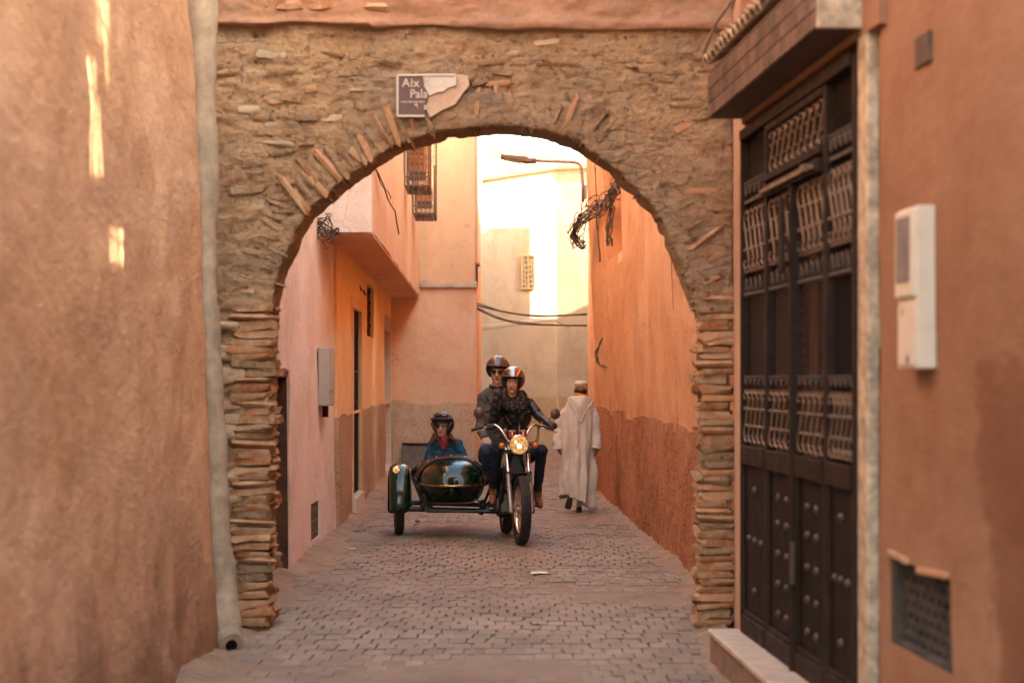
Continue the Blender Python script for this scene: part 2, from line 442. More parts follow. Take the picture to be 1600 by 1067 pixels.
def paver_mat():
    N = NT('paving')
    r = N.math('FRACT', N.math('ADD', N.n('ObjectInfo').outputs['Random'], N.n('NewGeometry').outputs['Random Per Island']))
    col = N.mix((.20, .136, .095), (.285, .198, .142), r)
    col = N.mix(col, (.37, .25, .175), N.math('MULTIPLY', N.ramp(N.noise(1.3, 8, .65), [(.42, 0), (.66, 1)]), .75))
    col = N.mix(col, (.17, .12, .1), N.math('MULTIPLY', N.ramp(N.noise(.7, 7, .65, vec=N.stretch((2.2, .5, 1))), [(.52, 0), (.7, 1)]), .5))
    fine = N.noise(55, 6, .7)
    col = N.mix(col, N.ramp(fine, [(.25, .65), (.7, 1)]), .6, 'MULTIPLY')
    return N.bsdf(col, N.ramp(N.noise(3, 5, .6), [(.3, .55), (.7, .85)]), spec=.3, bump=N.math('ADD', fine, N.math('MULTIPLY', N.noise(14, 4, .6), 1.5)), bstr=.35, bdist=.01)
M_PAVE = paver_mat()
M_DIRT = plaster('dirt', (.33, .215, .145), (.23, .145, .095), (.42, .285, .195), .1, 60, .9, big=3, speck=.35)
M_JOINT = plaster('joint_sand', (.28, .195, .145), (.22, .15, .105), (.34, .245, .18), .0, 60, .6, big=2)
M_CEMENT = simple('grey_cement', (.36, .265, .185), .9, var=.3, scale=8, bump=.5, dirt=(.17, .12, .09))
M_MARBLE = simple('worn_marble', (.52, .40, .31), .6, var=.15, scale=9, bump=.15, dirt=(.36, .25, .18))
M_STEPB = simple('step_render', (.24, .15, .105), .9, var=.3, scale=9, bump=.4)
M_IRON = simple('brown_iron', (.022, .0105, .007), .6, .0, .15, .35, 14, .15, dirt=(.036, .02, .014))
M_IRONL = simple('worn_iron', (.16, .10, .068), .42, .2, .45, .3, 14, .15)
M_IRONP = simple('iron_sheet', (.012, .0066, .0046), .6, .0, .15, .3, 10, .12, dirt=(.022, .013, .01))
M_DARK = simple('inside_shade', (.010, .0065, .005), .95, spec=.05)  # near-black colour stands in for the shade inside gaps and hollows
M_WIRE = simple('black_cable', (.075, .05, .037), .6)
M_WIREB = simple('brown_cable', (.16, .09, .055), .7)
M_GALV = simple('galvanised_steel', (.34, .26, .21), .5, .5, .5)
M_TERRAZZO = simple('terrazzo', (.50, .37, .25), .75, var=.5, scale=16, bump=.3, dirt=(.17, .11, .075))
M_GTILE = simple('brown_glazed_tile', (.105, .055, .038), .45, .0, .45, .3, 22, .12, isl=.5, dirt=(.17, .1, .07))
M_RTILE = simple('pale_clay_tile', (.44, .30, .19), .85, var=.35, scale=18, bump=.4, isl=.35, dirt=(.2, .13, .09))
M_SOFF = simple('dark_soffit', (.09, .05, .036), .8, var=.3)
M_WOOD = simple('orange_wood', (.36, .135, .055), .7, var=.35, scale=14, bump=.3, isl=.2)
M_WOODD = simple('brown_door_wood', (.095, .042, .025), .8, var=.4, scale=10, bump=.5, dirt=(.17, .085, .05))
M_RUST = simple('rusty_bar', (.14, .085, .06), .7, .2, var=.4)
M_CREAMP = simple('cream_plastic', (.66, .54, .42), .55, var=.08, scale=6, bump=.05, dirt=(.5, .38, .28))
M_GREYP = simple('grey_plastic', (.40, .36, .31), .6, var=.1, scale=6, bump=.05)
M_WINDG = simple('dull_window', (.19, .155, .14), .35, var=.25, scale=12)
M_BTILE = simple('black_tile', (.009, .006, .005), .85, spec=.05, var=.3, isl=.3)
M_WTILE = simple('white_tile', (.62, .52, .43), .45, var=.1, isl=.1)
M_YELLOW = simple('yellow_frame', (.62, .40, .14), .7)
M_CLAYG = simple('dusty_grille', (.05, .036, .028), .9, var=.5, scale=15, bump=.5, dirt=(.12, .085, .065))
M_PANELG = simple('grey_board', (.125, .10, .08), .7, var=.35, scale=10, bump=.2)
M_SIGN = simple('sign_brown', (.115, .062, .05), .6, var=.12)
M_SIGNW = simple('sign_white', (.56, .47, .39), .6, var=.1)
M_PAPER = simple('paper', (.75, .66, .58), .8)

# ---------------------------------------------------------------- ground
MBg = MB(); MBg.add([(-60, -12, -.03), (60, -12, -.03), (60, 140, -.03), (-60, 140, -.03)], [(0, 1, 2, 3)])
tag(MBg.build('ground', M_JOINT, smooth=0), 'bare sandy ground under the paved alley', None, kind='structure')

_xs = np.linspace(-2.2, 1.9, 84); _ys = np.arange(8.8, 44.2, .055); _gx, _gy = np.meshgrid(_xs, _ys); _p = np.c_[_gx.ravel(), _gy.ravel(), 0 * _gx.ravel()]
_p[:, 2] = -.0075 + .0040 * fbm(_p, (1.1, .9, 1), 5, 301, .62) + .0012 * fbm(_p, (22, 22, 1), 2, 305)
_n = len(_xs); _f = [(j * _n + i, j * _n + i + 1, (j + 1) * _n + i + 1, (j + 1) * _n + i) for j in range(len(_ys) - 1) for i in range(_n - 1)]
tag(raw('sand', _p, _f, M_JOINT), 'dusty sand packed between and over the paving bricks', None, kind='stuff')
pave = thing('pavement', 'dusty brick paving of the alley laid in staggered rows', None, (0, 12, 0), kind='structure')
LX = lambda y: -1.80 - .021 * max(0, y - 19) + (0 if y > 12.4 else 0)
RX = lambda y: 1.50 - .021 * (max(y, 15) - 15)
def paver_mesh(k):
    b = MB(); rr = np.random.default_rng(k)
    h = lambda a: rr.normal(0, a)
    hx, hy = .0535, .0965
    bot = [(-hx, -hy, -.06), (hx, -hy, -.06), (hx, hy, -.06), (-hx, hy, -.06)]
    mid = [(x + h(.0015), y + h(.002), -.006 + h(.001)) for x, y, _ in bot]
    top = [(x * .91 + h(.002), y * .95 + h(.003), .0 + h(.0008)) for x, y, _ in bot]
    v = bot + mid + top
    f = [(0, 1, 5, 4), (1, 2, 6, 5), (2, 3, 7, 6), (3, 0, 4, 7), (4, 5, 9, 8), (5, 6, 10, 9), (6, 7, 11, 10), (7, 4, 8, 11), (8, 9, 10, 11)]
    return np.array(v), f
PAV = [paver_mesh(k) for k in range(6)]
PAVM = [mesh_from('brick', v, f, M_PAVE, None, 0, False) for v, f in PAV]
rest = MB(); count = 0
for row in range(0, 178):
    y = 9.05 + row * .2
    off = .058 * (row % 2) + rng.normal(0, .008)
    x = (-1.95 if y > 11.5 else -1.78) + off
    while x < (1.55 if y > 10.4 else 1.12) and x < 1.9:
        k = int(rng.integers(6))
        dz = fbm(np.array([[x, y, 0]]), (1.1, .8, 1), 3, 5)[0] * .010 + rng.normal(0, .0022)
        worn = fbm(np.array([[x, y, 0]]), (.9, .5, 1), 3, 91)[0]
        if worn > .55 and rng.random() < .12: dz -= .02
        rot = rotz(rng.normal(0, .022)) @ rotx(rng.normal(0, .008)) @ roty(rng.normal(0, .012))
        jx, jy = rng.normal(0, .004), rng.normal(0, .005)
        if y > 9.6 and count < 300 and -1.5 < x < 1.3:
            o = bpy.data.objects.new('brick', PAVM[k]); link(o, pave)
            m = Matrix.Identity(4)
            for i in range(3):
                for j in range(3): m[i][j] = rot[i, j]
            m.translation = (x + jx, y + jy - 12, dz); o.matrix_basis = m; count += 1
        else:
            rest.add(PAV[k][0] @ rot.T + np.array([x + jx, y + jy, dz]), PAV[k][1])
        x += .1155
o = rest.build('brick_rows', M_PAVE, pave, smooth=0, recalc=False); o['kind'] = 'stuff'

def strip_grid(xs, ys, zf):
    v = []; f = []
    for j, y in enumerate(ys):
        for i, t in enumerate(xs): v.append((t, y))
    n = len(xs)
    for j in range(len(ys) - 1):
        for i in range(n - 1): f.append((j * n + i, j * n + i + 1, (j + 1) * n + i + 1, (j + 1) * n + i))
    return np.array(v, float), f
def dirt_bank(name, edge, side, y0, y1, wdt, hgt, label, seed):
    ys = np.arange(y0, y1, .09); ts = np.linspace(0, 1, 14)
    uv, f = strip_grid(ts, ys, None)
    e = np.array([edge(y) for y in uv[:, 1]])
    wv = wdt * (1 + .55 * fbm(np.c_[uv[:, 1] * .9, uv[:, 1] * 0, uv[:, 1] * 0], (1, 1, 1), 3, seed))
    x = e + side * (.12 - (uv[:, 0] * (wv + .12)))
    p = np.c_[x, uv[:, 1], np.zeros(len(x))]
    t = uv[:, 0]
    z = hgt * (1 - t) ** 1.6 - .035 * t ** 1.2 + .016 * fbm(p, (7, 7, 1), 4, seed + 1) * (1 - .3 * t)
    p[:, 2] = z
    return tag(raw(name, p, f, M_DIRT, None), label, None, kind='stuff')
dirt_bank('dirt', LX, -1, 12.2, 34, .42, .075, 'earth swept against the foot of the left-hand walls', 3)
dirt_bank('dirt', RX, 1, 12.0, 27, .34, .085, 'earth swept against the foot of the terracotta wall', 8)
dirt_bank('dirt', lambda y: -1.80, -1, 8.6, 12.3, .52, .07, 'dusty earth drift below the drainpipe and ochre wall', 13)
dirt_bank('dirt', lambda y: 1.10 if y < 10.4 else 1.22, 1, 8.6, 12.1, .26, .05, 'dusty earth drift along the doorstep and brick pier', 19)

# ---------------------------------------------------------------- walls
def wall(name, p0, p1, z0, z1, mat, parent, side=1, thick=.3, lean=0., res=.07, amp=.01, nscale=(1.4, 1.4, .9), holes=(), seed=1, ztop=None, zfine=5.2, fine=.003, edge=0.):
    p0 = np.array(p0, float); p1 = np.array(p1, float); L = np.linalg.norm(p1 - p0); d = (p1 - p0) / L
    n = side * np.array([-d[1], d[0]])
    S = set(np.round(np.linspace(0, L, max(2, int(L / res))), 4))
    zf = min(z1, zfine)
    Z = set(np.round(np.linspace(z0, zf, max(2, int((zf - z0) / res))), 4)) | ({round(z1, 4)} if z1 > zf else set())
    for z in np.arange(zf, z1, .8): Z.add(round(float(z), 4))
    for h in holes:
        S |= {h[0], h[1]}; Z |= {h[2], h[3]}
    S = sorted(min(s, L) for s in S if 0 <= s <= L + 1e-3); Z = sorted(z for z in Z if z0 - 1e-6 <= z <= z1 + 1e-6)
    v = []; ns = len(S)
    for z in Z:
        for s in S: v.append((s, z))
    v = np.array(v); f = []
    for j in range(len(Z) - 1):
        for i in range(ns - 1):
            cs, cz = (S[i] + S[i + 1]) / 2, (Z[j] + Z[j + 1]) / 2
            if any(h[0] < cs < h[1] and h[2] < cz < h[3] for h in holes): continue
            f.append((j * ns + i, j * ns + i + 1, (j + 1) * ns + i + 1, (j + 1) * ns + i))
    zz = v[:, 1].copy()
    if ztop is not None:
        top = np.array([ztop(s) for s in v[:, 0]]); zz = z0 + (zz - z0) * (top - z0) / (z1 - z0)
    P = np.c_[p0[0] + d[0] * v[:, 0], p0[1] + d[1] * v[:, 0], zz]
    disp = amp * fbm(P, nscale, 4, seed) + fine * fbm(P, (14, 14, 9), 3, seed + 50) + lean * zz
    if edge: disp -= edge * np.clip(1 - np.minimum(v[:, 0], L - v[:, 0]) / .05, 0, 1) ** 2
    P[:, 0] += n[0] * disp; P[:, 1] += n[1] * disp
    vv, ff = thicken(P, f, (-n[0] * thick, -n[1] * thick, 0), back=False)
    return raw(name, vv, ff, mat, parent, smooth=50)

def solid(name, x0, x1, y0, y1, z0, z1, mat, parent, bevel=0):
    return MB().box(((x0 + x1) / 2, (y0 + y1) / 2, (z0 + z1) / 2), (x1 - x0, y1 - y0, z1 - z0)).build(name, mat, parent, smooth=0, bevel=bevel)

# left house beside the camera
h = thing('plastered_house', 'ochre plastered house nearest on the left with narrow streaks of sun', 'house', (-1.9, 8, 0))
wall('wall', (-1.745, 3.0), (-1.745, 11.02), -.05, 6.3, P_NEAR, h, side=-1, thick=.35, lean=-.042, res=.05, amp=.03, nscale=(1.6, 1.6, 1.0), seed=3, zfine=4.2, fine=.005, edge=.03)
solid('wall', -7, -2.12, 2.9, 11.0, -.05, 4.6, P_OCHRE, h)

# right house beside the camera, with an unseen slotted screen added on its roof to shape slivers of sun
h = thing('plastered_house', 'rust coloured plastered house nearest on the right with dark damp stain', 'house', (1.6, 6, 0))
wall('wall', (1.470, 7.485), (1.86, 1.0), -.05, 4.2, P_RUST, h, side=-1, thick=.35, res=.05, amp=.012, seed=6, zfine=4.0, fine=.003, edge=.02, holes=[(.205, 1.025, .565, .9)])
solid('roof', 1.95, 9, -8, 7.3, 3.9, 4.2, P_RUST, h)
solid('wall', 1.9, 9, -8, 1.0, -.05, 3.9, P_RUST, h)
hor = math.hypot(tosun.x, tosun.y)
def lit_slot(ya, yb, za, zb, xl, xp=1.70, th=.12):
    s = (xp - xl) / tosun.x; dy = tosun.y * s; dz = tosun.z * s
    k = th / tosun.x
    return (ya + dy + tosun.y * k, yb + dy, za + dz, zb + dz + tosun.z * k)
def onwall(px, py, X):
    Y = X * F / (px - 800); return Y, EYE - (py - 590) / F * Y
SL = []
for px0, px1, py0, py1 in ((152, 172, -12, 128), (141, 161, 92, 272), (173, 191, 360, 414)):
    ym = 1.86 * F / (800 - (px0 + px1) / 2); zmid = EYE - ((py0 + py1) / 2 - 590) / F * ym
    xl = -1.745 - .042 * zmid + .004
    ya, yb = xl * F / (px0 - 800), xl * F / (px1 - 800)
    za, zb = EYE - (py1 - 590) / F * ym, EYE - (py0 - 590) / F * ym
    SL.append(lit_slot(ya, yb, za, zb, xl))
pb = MB()
def sun_mask_with_slots(y0, y1, z0, z1, slots, x=1.70, th=.12, jag=.03):
    ys = sorted({y0, y1} | set(np.arange(y0, y1, .5)) | {s for q in slots for s in np.linspace(q[0], q[1], 5)})
    zs = sorted({z0, z1} | {s for q in slots for s in np.linspace(q[2], q[3], 9)})
    v = np.array([(x, y, z) for z in zs for y in ys]); n = len(ys); f = []
    for j in range(len(zs) - 1):
        for i in range(n - 1):
            cy, cz = (ys[i] + ys[i + 1]) / 2, (zs[j] + zs[j + 1]) / 2
            if any(q[0] < cy < q[1] and q[2] < cz < q[3] for q in slots): continue
            f.append((j * n + i, j * n + i + 1, (j + 1) * n + i + 1, (j + 1) * n + i))
    v[:, 1] += .035 * fbm(v, (1, 1.7, 2.3), 2, 77)
    return thicken(v, f, (th, 0, 0), back=True)
b = MB(); g_ = np.random.default_rng(3)
for q in SL:
    y_ = q[0] - .05
    while y_ < q[1] + .05:
        b.tube([(1.735 + g_.normal(0, .004), y_ + g_.normal(0, .006), q[2] - .06), (1.735 + g_.normal(0, .004), y_ + g_.normal(0, .012), q[3] + .06)], .0098, 6); y_ += .0265
    b.tube([(1.76, q[0] - .05, q[2] + (q[3] - q[2]) * .75), (1.76, q[1] + .05, q[2] + (q[3] - q[2]) * .55)], .012, 6)
o_ = b.build('sun_filter_rods', M_WOODD, h, 0); o_['kind'] = 'stuff'  # unseen rods added to thin the sun coming through the slots
v, f = sun_mask_with_slots(-8, 7.35, 4.19, 6.9, SL)
raw('unseen_sun_mask', v, f, P_RUST, h, smooth=0)  # unseen slotted sheet added to cut the sun into streaks
solid('unseen_sun_mask', 1.83, 2.6, 7.0, 7.3, 4.2, 6.9, P_RUST, h)

# ---------------------------------------------------------------- archway
arch = thing('brick_archway', 'eroded brick and rubble archway spanning the alley', 'archway', (0, 11.75, 0))
AY = 11.75; AS = F / AY
ax = lambda px: (px - 800) / AS
az = lambda py: EYE + (590 - py) / AS
APX = [(413, 990), (416, 900), (419, 750), (421, 600), (420, 490), (432, 432), (456, 371), (477, 334), (518, 298), (571, 256), (612, 230), (655, 215), (696, 204), (745, 198), (790, 197), (852, 202), (909, 225), (967, 267), (1029, 329), (1071, 428), (1097, 501), (1099, 700), (1096, 990)]
AP = [(ax(a), az(b)) for a, b in APX]; AP[0] = (AP[0][0], -.06); AP[-1] = (AP[-1][0], -.06)
mb = MB()
poly = [(-1.95, -.06)] + AP + [(1.40, -.06), (1.40, 3.95), (-1.95, 3.95)]
TX = lambda u, q, d: np.array([u, d, q])
# closed prism in convex slices so the remesher sees a clean solid
ptsu = AP
vs_ = []; 
def slab(poly2, y0, y1): mb.prism(poly2, TX, y0, y1)
slab([(-1.95, -.06), AP[0], AP[1], AP[2], AP[3], AP[4], (-1.95, AP[4][1])], AY, AY + .5)
slab([(1.40, -.06), (1.40, AP[20][1]), AP[20], AP[21], AP[22]], AY, AY + .5)
prev = (-1.95, AP[4][1] - .02)
xs_ = [-1.95] + [p[0] for p in AP[4:21]] + [1.40]; zs_ = [AP[4][1] - .03] + [p[1] for p in AP[4:21]] + [AP[20][1] - .03]
for i in range(len(xs_) - 1):
    e = .004
    if xs_[i + 1] - xs_[i] < .001: continue
    slab([(xs_[i] - e, zs_[i]), (xs_[i + 1] + e, zs_[i + 1]), (xs_[i + 1] + e, 3.95), (xs_[i] - e, 3.95)], AY, AY + .5)
v, f = remesh(mb, .0145)
v = laplace(v, f, 4)
nrm = normals_of(v, f)
front = (nrm[:, 1] < -.5).astype(float) * .45 + .55
d = front * (.012 * fbm(v, (1.6, 2.2, 3.6), 5, 21, .62) + .0105 * fbm(v, (10, 10, 15), 5, 31, .8) + .002 * (1 - 2 * np.abs(fbm(v, (5, 5, 16), 3, 35))))
holes_ = fbm(v, (5, 5, 9), 3, 41); d -= .035 * np.clip(holes_ - .55, 0, .5) / .5
# bricks stand clear of the mortar on the piers, so the piers keep back a little
pier = np.clip((2.0 - v[:, 2]) / .25, 0, 1); d -= .010 * pier
v = v + nrm * d[:, None]
raw('masonry', v, f, M_MASON, arch)

def rough_brick(sx, sy, sz, seed, amp=.16, rnd=.2):
    b = MB(); b.box((0, 0, 0), (1, 1, 1)); bm = bmesh.new()
    me = mesh_from('t', b.v, b.f, [], None, 0); bm.from_mesh(me)
    bmesh.ops.subdivide_edges(bm, edges=bm.edges[:], cuts=1, use_grid_fill=True)
    v = np.array([q.co[:] for q in bm.verts]); f = [tuple(q.index for q in p.verts) for p in bm.faces]; bm.free(); bpy.data.meshes.remove(me)
    L = np.linalg.norm(v, axis=1, keepdims=True); v = v * (1 - rnd * np.clip((L - .55) / .3, 0, 1))
    v = v + amp * .85 * np.c_[fbm(v + seed * 3.7, (2, 2, 2), 2, seed), fbm(v + seed * 1.3, (2, 2, 2), 2, seed + 3), fbm(v - seed * 2.1, (2, 2, 2), 2, seed + 7)]
    return v * np.array([sx, sy, sz]) * 1.12, f
BR = {}
def piece(name, parent, kind, mat, c, rot, scale=(1, 1, 1)):
    key = (kind, mat.name)
    if key not in BR:
        s = {'b': (.25, .13, .05), 's': (.2, .08, .06), 'v': (.055, .2, .24)}[kind[0]]
        v_, f_ = rough_brick(*s, int(kind[1:]) + 2, rnd=.10 if kind[0] == 'b' else .2)
        BR[key] = mesh_from(name, v_, f_, mat, None, 45)
    o = bpy.data.objects.new(name, BR[key]); link(o, parent)
    m = np.asarray(rot) @ np.diag(scale); q = Matrix.Identity(4)
    for i in range(3):
        for j in range(3): q[i][j] = m[i, j]
    base = wm(parent).translation
    q.translation = Vector([float(t) for t in c]) - base; o.matrix_basis = q
    return o
# pier courses: each a front brick plus one turned along the passage
for sidep in (-1, 1):
    z = .03; i = 0
    while z < 2.06:
        hh = float(rng.uniform(.040, .062)); zc = z + hh / 2
        ex = np.interp(zc, [0, .6, 1.6, 2.03], [-1.565, -1.545, -1.535, -1.535]) if sidep < 0 else np.interp(zc, [0, .6, 1.6, 2.03], [1.195, 1.205, 1.21, 1.205])
        ero = rng.normal(0, .012) + .02 * fbm(np.array([[zc * 3, sidep, 0]]), octv=2, seed=4)[0]
        ln = float(rng.uniform(.2, .27)) if sidep < 0 else float(rng.uniform(.17, .23))
        mk = rng.random(); mat = M_BRICKO if mk < .26 else (M_BRICK if mk < .72 else M_MASON)
        tilt = rng.normal(0, .035)
        cx = ex + sidep * (ln / 2 - .005) - sidep * ero
        piece('brick', arch, 'b%d' % rng.integers(9), mat, (cx, AY + .058 - rng.uniform(0, .022), zc), roty(tilt) @ rotz(rng.normal(0, .11)) @ rotx(rng.normal(0, .06)), (ln / .25, 1, hh * rng.uniform(.7, .95) / .05))
        if rng.random() < .75:
            piece('brick', arch, 'b%d' % rng.integers(6), M_BRICK, (ex + sidep * (.05 - ero), AY + .26 + rng.normal(0, .02), zc + rng.normal(0, .006)), rotz(math.pi / 2 + rng.normal(0, .06)), (1, 1, hh * .84 / .05))
        if sidep < 0 and rng.random() < .45:
            piece('stone', arch, 's%d' % rng.integers(6), M_STONE, (ex - ln - rng.uniform(.02, .07), AY + .012, zc), roty(rng.normal(0, .06)), (rng.uniform(.5, .9), .8, rng.uniform(.7, 1)))
        z += hh; i += 1
# ring of bricks on end round the arch
AR = np.array(AP[4:21]); seg = np.r_[0, np.cumsum(np.linalg.norm(np.diff(AR, axis=0), axis=1))]
s = .05
while s < seg[-1] - .03:
    x = np.interp(s, seg, AR[:, 0]); z = np.interp(s, seg, AR[:, 1])
    x2 = np.interp(s + .02, seg, AR[:, 0]); z2 = np.interp(s + .02, seg, AR[:, 1])
    t = math.atan2(z2 - z, x2 - x)
    nx, nz = -math.sin(t), math.cos(t)
    lf = x < -.15
    dep = rng.uniform(.004, .020) if lf else rng.uniform(.016, .05)
    r = .128 + rng.normal(0, .018)
    mat = M_BRICKO if rng.random() < (.2 if lf else .05) else (M_BRICK if rng.random() < .2 else M_MASON)
    piece('brick', arch, 'v%d' % rng.integers(6), mat, (x + nx * r, AY + .085 + dep, z + nz * r), roty(-t + rng.normal(0, .07)), (rng.uniform(.6, .85), 1, rng.uniform(.8, 1.15)))
    s += rng.uniform(.056, .075)
# flat rubble stones bedded in rows across the spandrels
n_st = 0
while n_st < 130:
    x = rng.uniform(-1.82, 1.34); z = rng.uniform(2.05, 3.74)
    zi = np.interp(x, AR[:, 0], AR[:, 1]) if AR[0, 0] < x < AR[-1, 0] else 2.0
    if z < zi + .3 or rng.random() < .25: continue
    z = round(z / .058) * .058 + rng.normal(0, .008)
    k = rng.random()
    mat = M_MASON if k < .86 else M_STONE if k < .88 else (M_STONEG if k < .93 else M_BRICK)
    piece('stone', arch, 's%d' % rng.integers(6), mat, (x, AY + rng.uniform(.026, .050), z), roty(rng.normal(0, .09)), (rng.uniform(.4, 1.15), 1, rng.uniform(.45, .85)))
    n_st += 1
for px, py, wd_, a_ in ((1070, 197, .13, -.5), (1105, 372, .22, -.65), (1118, 400, .12, -.3), (1112, 437, .12, -.2), (480, 262, .2, .9), (498, 292, .15, .8), (470, 315, .16, .95), (560, 245, .13, .7)):
    piece('brick', arch, 'b%d' % rng.integers(6), M_BRICKO if px < 600 or py < 200 else M_BRICK, (ax(px), AY + .060, az(py)), roty(a_), (wd_ / .25, 1, .8))
# the wall above, in salmon plaster that ends in a ragged lip over the arch
lip = MB(); xs = np.linspace(-1.93, 1.40, 150); zs = np.r_[np.linspace(0, 1, 26), np.linspace(1.2, 6.6, 8)]
vv = []
for zt in zs:
    for x in xs:
        low = 3.805 + .012 * fbm(np.array([[x, 0, 0]]), (3, 1, 1), 4, 61)[0] - .012 * math.sin(x * .8) + (.02 if x < -.9 else 0)
        vv.append((x, 0, low + zt * .3))
vv = np.array(vv); n = len(xs)
yy = AY - .035 - .018 * fbm(vv, (3, 3, 5), 5, 66, .6) - .02 * np.exp(-((vv[:, 2] - 3.83) / .035) ** 2) - .006 * fbm(vv, (16, 1, 22), 3, 69)
vv[:, 1] = yy
ff = [(j * n + i, j * n + i + 1, (j + 1) * n + i + 1, (j + 1) * n + i) for j in range(len(zs) - 1) for i in range(n - 1)]
v2, f2 = thicken(vv, ff, (0, .5, 0), back=True)
raw('upper_wall', v2, f2, P_UPPER, arch)
for px, py, wd_, mt in ((400, 8, .14, M_BRICKO), (452, 10, .16, M_BRICK), (505, 10, .16, M_BRICKO), (585, 14, .17, M_BRICK)):
    piece('brick', arch, 'b%d' % rng.integers(6), mt, (ax(px), AY + .020, az(py)), roty(rng.normal(0, .04)), (wd_ / .25, 1, 1.0))
# smooth patches where plaster still clings beside the plaque
def patch(pts, mat, y0, th, seed):
    b = MB(); ctr = np.mean(pts, axis=0); ring = []
    P = np.array(pts); 
    b.prism([(ax(a), az(c)) for a, c in pts], TX, y0, y0 + th)
    return b.build('plaster_patch', mat, arch, smooth=0, bevel=.006)
P_PATCH = plaster('pale_plaster_patch', (.56, .38, .26), (.48, .31, .21), (.62, .44, .33), .1, 34, .5, big=4)
for pts in ([(670, 152), (684, 143), (700, 136), (713, 118), (732, 120), (734, 135), (722, 150), (712, 165), (690, 175), (672, 186), (664, 170)],):
    patch(pts, P_PATCH, AY - .034, .05, 1)

# plaque on the arch
sg = thing('street_plaque', 'broken brown and white plaque lettered Aix on the arch', 'sign', (ax(640), AY - .04, az(150)))
yb = AY - .052
MB().prism([(ax(a), az(b)) for a, b in ((623, 121), (661, 121), (664, 138), (669, 148), (667, 160), (664, 172), (664, 182), (623, 182))], TX, yb, yb + .02).build('panel', M_SIGN, sg, 0)
MB().prism([(ax(a), az(b)) for a, b in ((661.4, 121), (711, 121), (710, 137), (700, 139), (694, 145), (684, 146), (671, 152), (669.4, 148), (664.4, 138))], TX, yb + .002, yb + .022).build('torn_panel', M_SIGNW, sg, 0)
b = MB()
for p, q in (((622, 183), (622, 120)), ((622, 120), (712, 119.4)), ((712, 119.4), (711.4, 136)), ((622, 183.2), (664, 183.6))):
    b.beam((ax(p[0]), yb - .001, az(p[1])), (ax(q[0]), yb - .001, az(q[1])), .012, .012)
b.build('frame', M_SIGNW, sg, 0)
def text(name, s, px, py, hpx, mat, parent, y, xs_=1.0):
    cu = bpy.data.curves.new('txt', 'FONT'); cu.body = s; cu.size = hpx / AS * 1.38; cu.extrude = .0012; cu.space_character = 1.05; cu.offset = .0012
    o = bpy.data.objects.new('txt', cu); COL.objects.link(o)
    dg = bpy.context.evaluated_depsgraph_get(); me = bpy.data.meshes.new_from_object(o.evaluated_get(dg))
    v = np.array([q.co[:] for q in me.vertices]); f = [tuple(p.vertices) for p in me.polygons]
    bpy.data.objects.remove(o); bpy.data.meshes.remove(me)
    P = np.c_[ax(px) + v[:, 0] * xs_, y - v[:, 2], az(py) + v[:, 1]]
    return raw(name, P, f, mat, parent, smooth=0)
M_LET = simple('lettering_cream', (.50, .38, .31), .7, var=.1)
M_LETF = simple('lettering_faded', (.56, .47, .40), .7, var=.1)
text('lettering', 'Aix K', 629, 138, 13.5, M_LET, sg, yb - .001)
text('lettering', 'ela', 671, 138, 9, M_LETF, sg, yb + .0005)
text('lettering', 'Pala', 641, 155, 13.5, M_LET, sg, yb - .001, .9)
b = MB()
for i in range(13):
    b.box((ax(628 + i * 2.9), yb - .001, az(161.5)), (.007, .003, .006 + .003 * (i % 3)))
b.box((ax(651), yb - .001, az(166)), (.02, .003, .012)); b.beam((ax(650), yb - .001, az(164)), (ax(654), yb - .001, az(172)), .003, .01, (0, 1, 0))
b.box((ax(665), yb + .0012, az(170)), (.012, .003, .03))
b.build('lettering', M_LET, sg, 0)

# drainpipe between the ochre wall and the arch
dp = thing('drainpipe', 'grey cement covered drainpipe running down the corner beside the arch', 'drainpipe', (-1.72, 11.1, 0))
zs = np.linspace(.03, 4.6, 70); pth = []; rad = []
for z in zs:
    x = np.interp(z, [.0, .25, .6, 1.2, 2, 4.6], [-1.690, -1.735, -1.765, -1.80, -1.845, -1.865]) + .006 * math.sin(z * 5) 
    pth.append((x, 11.12 + .02 * math.sin(z * 2) - max(0, .3 - z) * .35, z)); rad.append(.088 + .006 * math.sin(z * 7.3) + .004 * math.sin(z * 17))
b = MB(); b.tube(pth, rad, 16); b.build('pipe', M_CEMENT, dp, 180)
MB().tube([(-1.685, 11.0, .05), (-1.655, 10.94, .025)], [.085, .075], 14).build('outlet', M_CEMENT, dp, 40)
MB().tube([(-1.657, 10.943, .026), (-1.652, 10.932, .022)], [.036, .036], 12).build('outlet_mouth', M_DARK, dp, 40)

# ---------------------------------------------------------------- gate on the right
GO = np.array([1.292, 10.28]); gd = np.array([.06, -1.]); gd /= np.linalg.norm(gd); gn = np.array([gd[1], -gd[0]])
if gn[0] > 0: gn = -gn
def G(u, z, o=0.): return np.array([GO[0] + gd[0] * u + gn[0] * o, GO[1] + gd[1] * u + gn[1] * o, z])
GR = np.array([[gd[0], gn[0], 0], [gd[1], gn[1], 0], [0, 0, 1.]])
gb = thing('gate_house', 'plastered bay of wall holding the dark iron gate', 'house', (1.6, 9, 0))
MB().hexa([(1.30, 10.30, -.05), (1.41, 11.78, -.05), (1.75, 11.78, -.05), (1.75, 10.30, -.05), (1.29, 10.30, 3.9), (1.40, 11.78, 3.9), (1.75, 11.78, 3.9), (1.75, 10.30, 3.9)]).build('pier', P_OCHRE, gb, 0)
MB().hexa([G(0, 3.0, .02), G(0, 3.0, -.5), G(2.95, 3.0, -.5), G(2.95, 3.0, .02), G(-.2, 6.9, .02), G(-.2, 6.9, -.5), G(2.95, 6.9, -.5), G(2.95, 6.9, .02)]).build('upper_wall', P_RUST, gb, 0)
solid('wall', 2.0, 9, 7.31, 12.2, -.05, 6.8, P_RUST, gb)
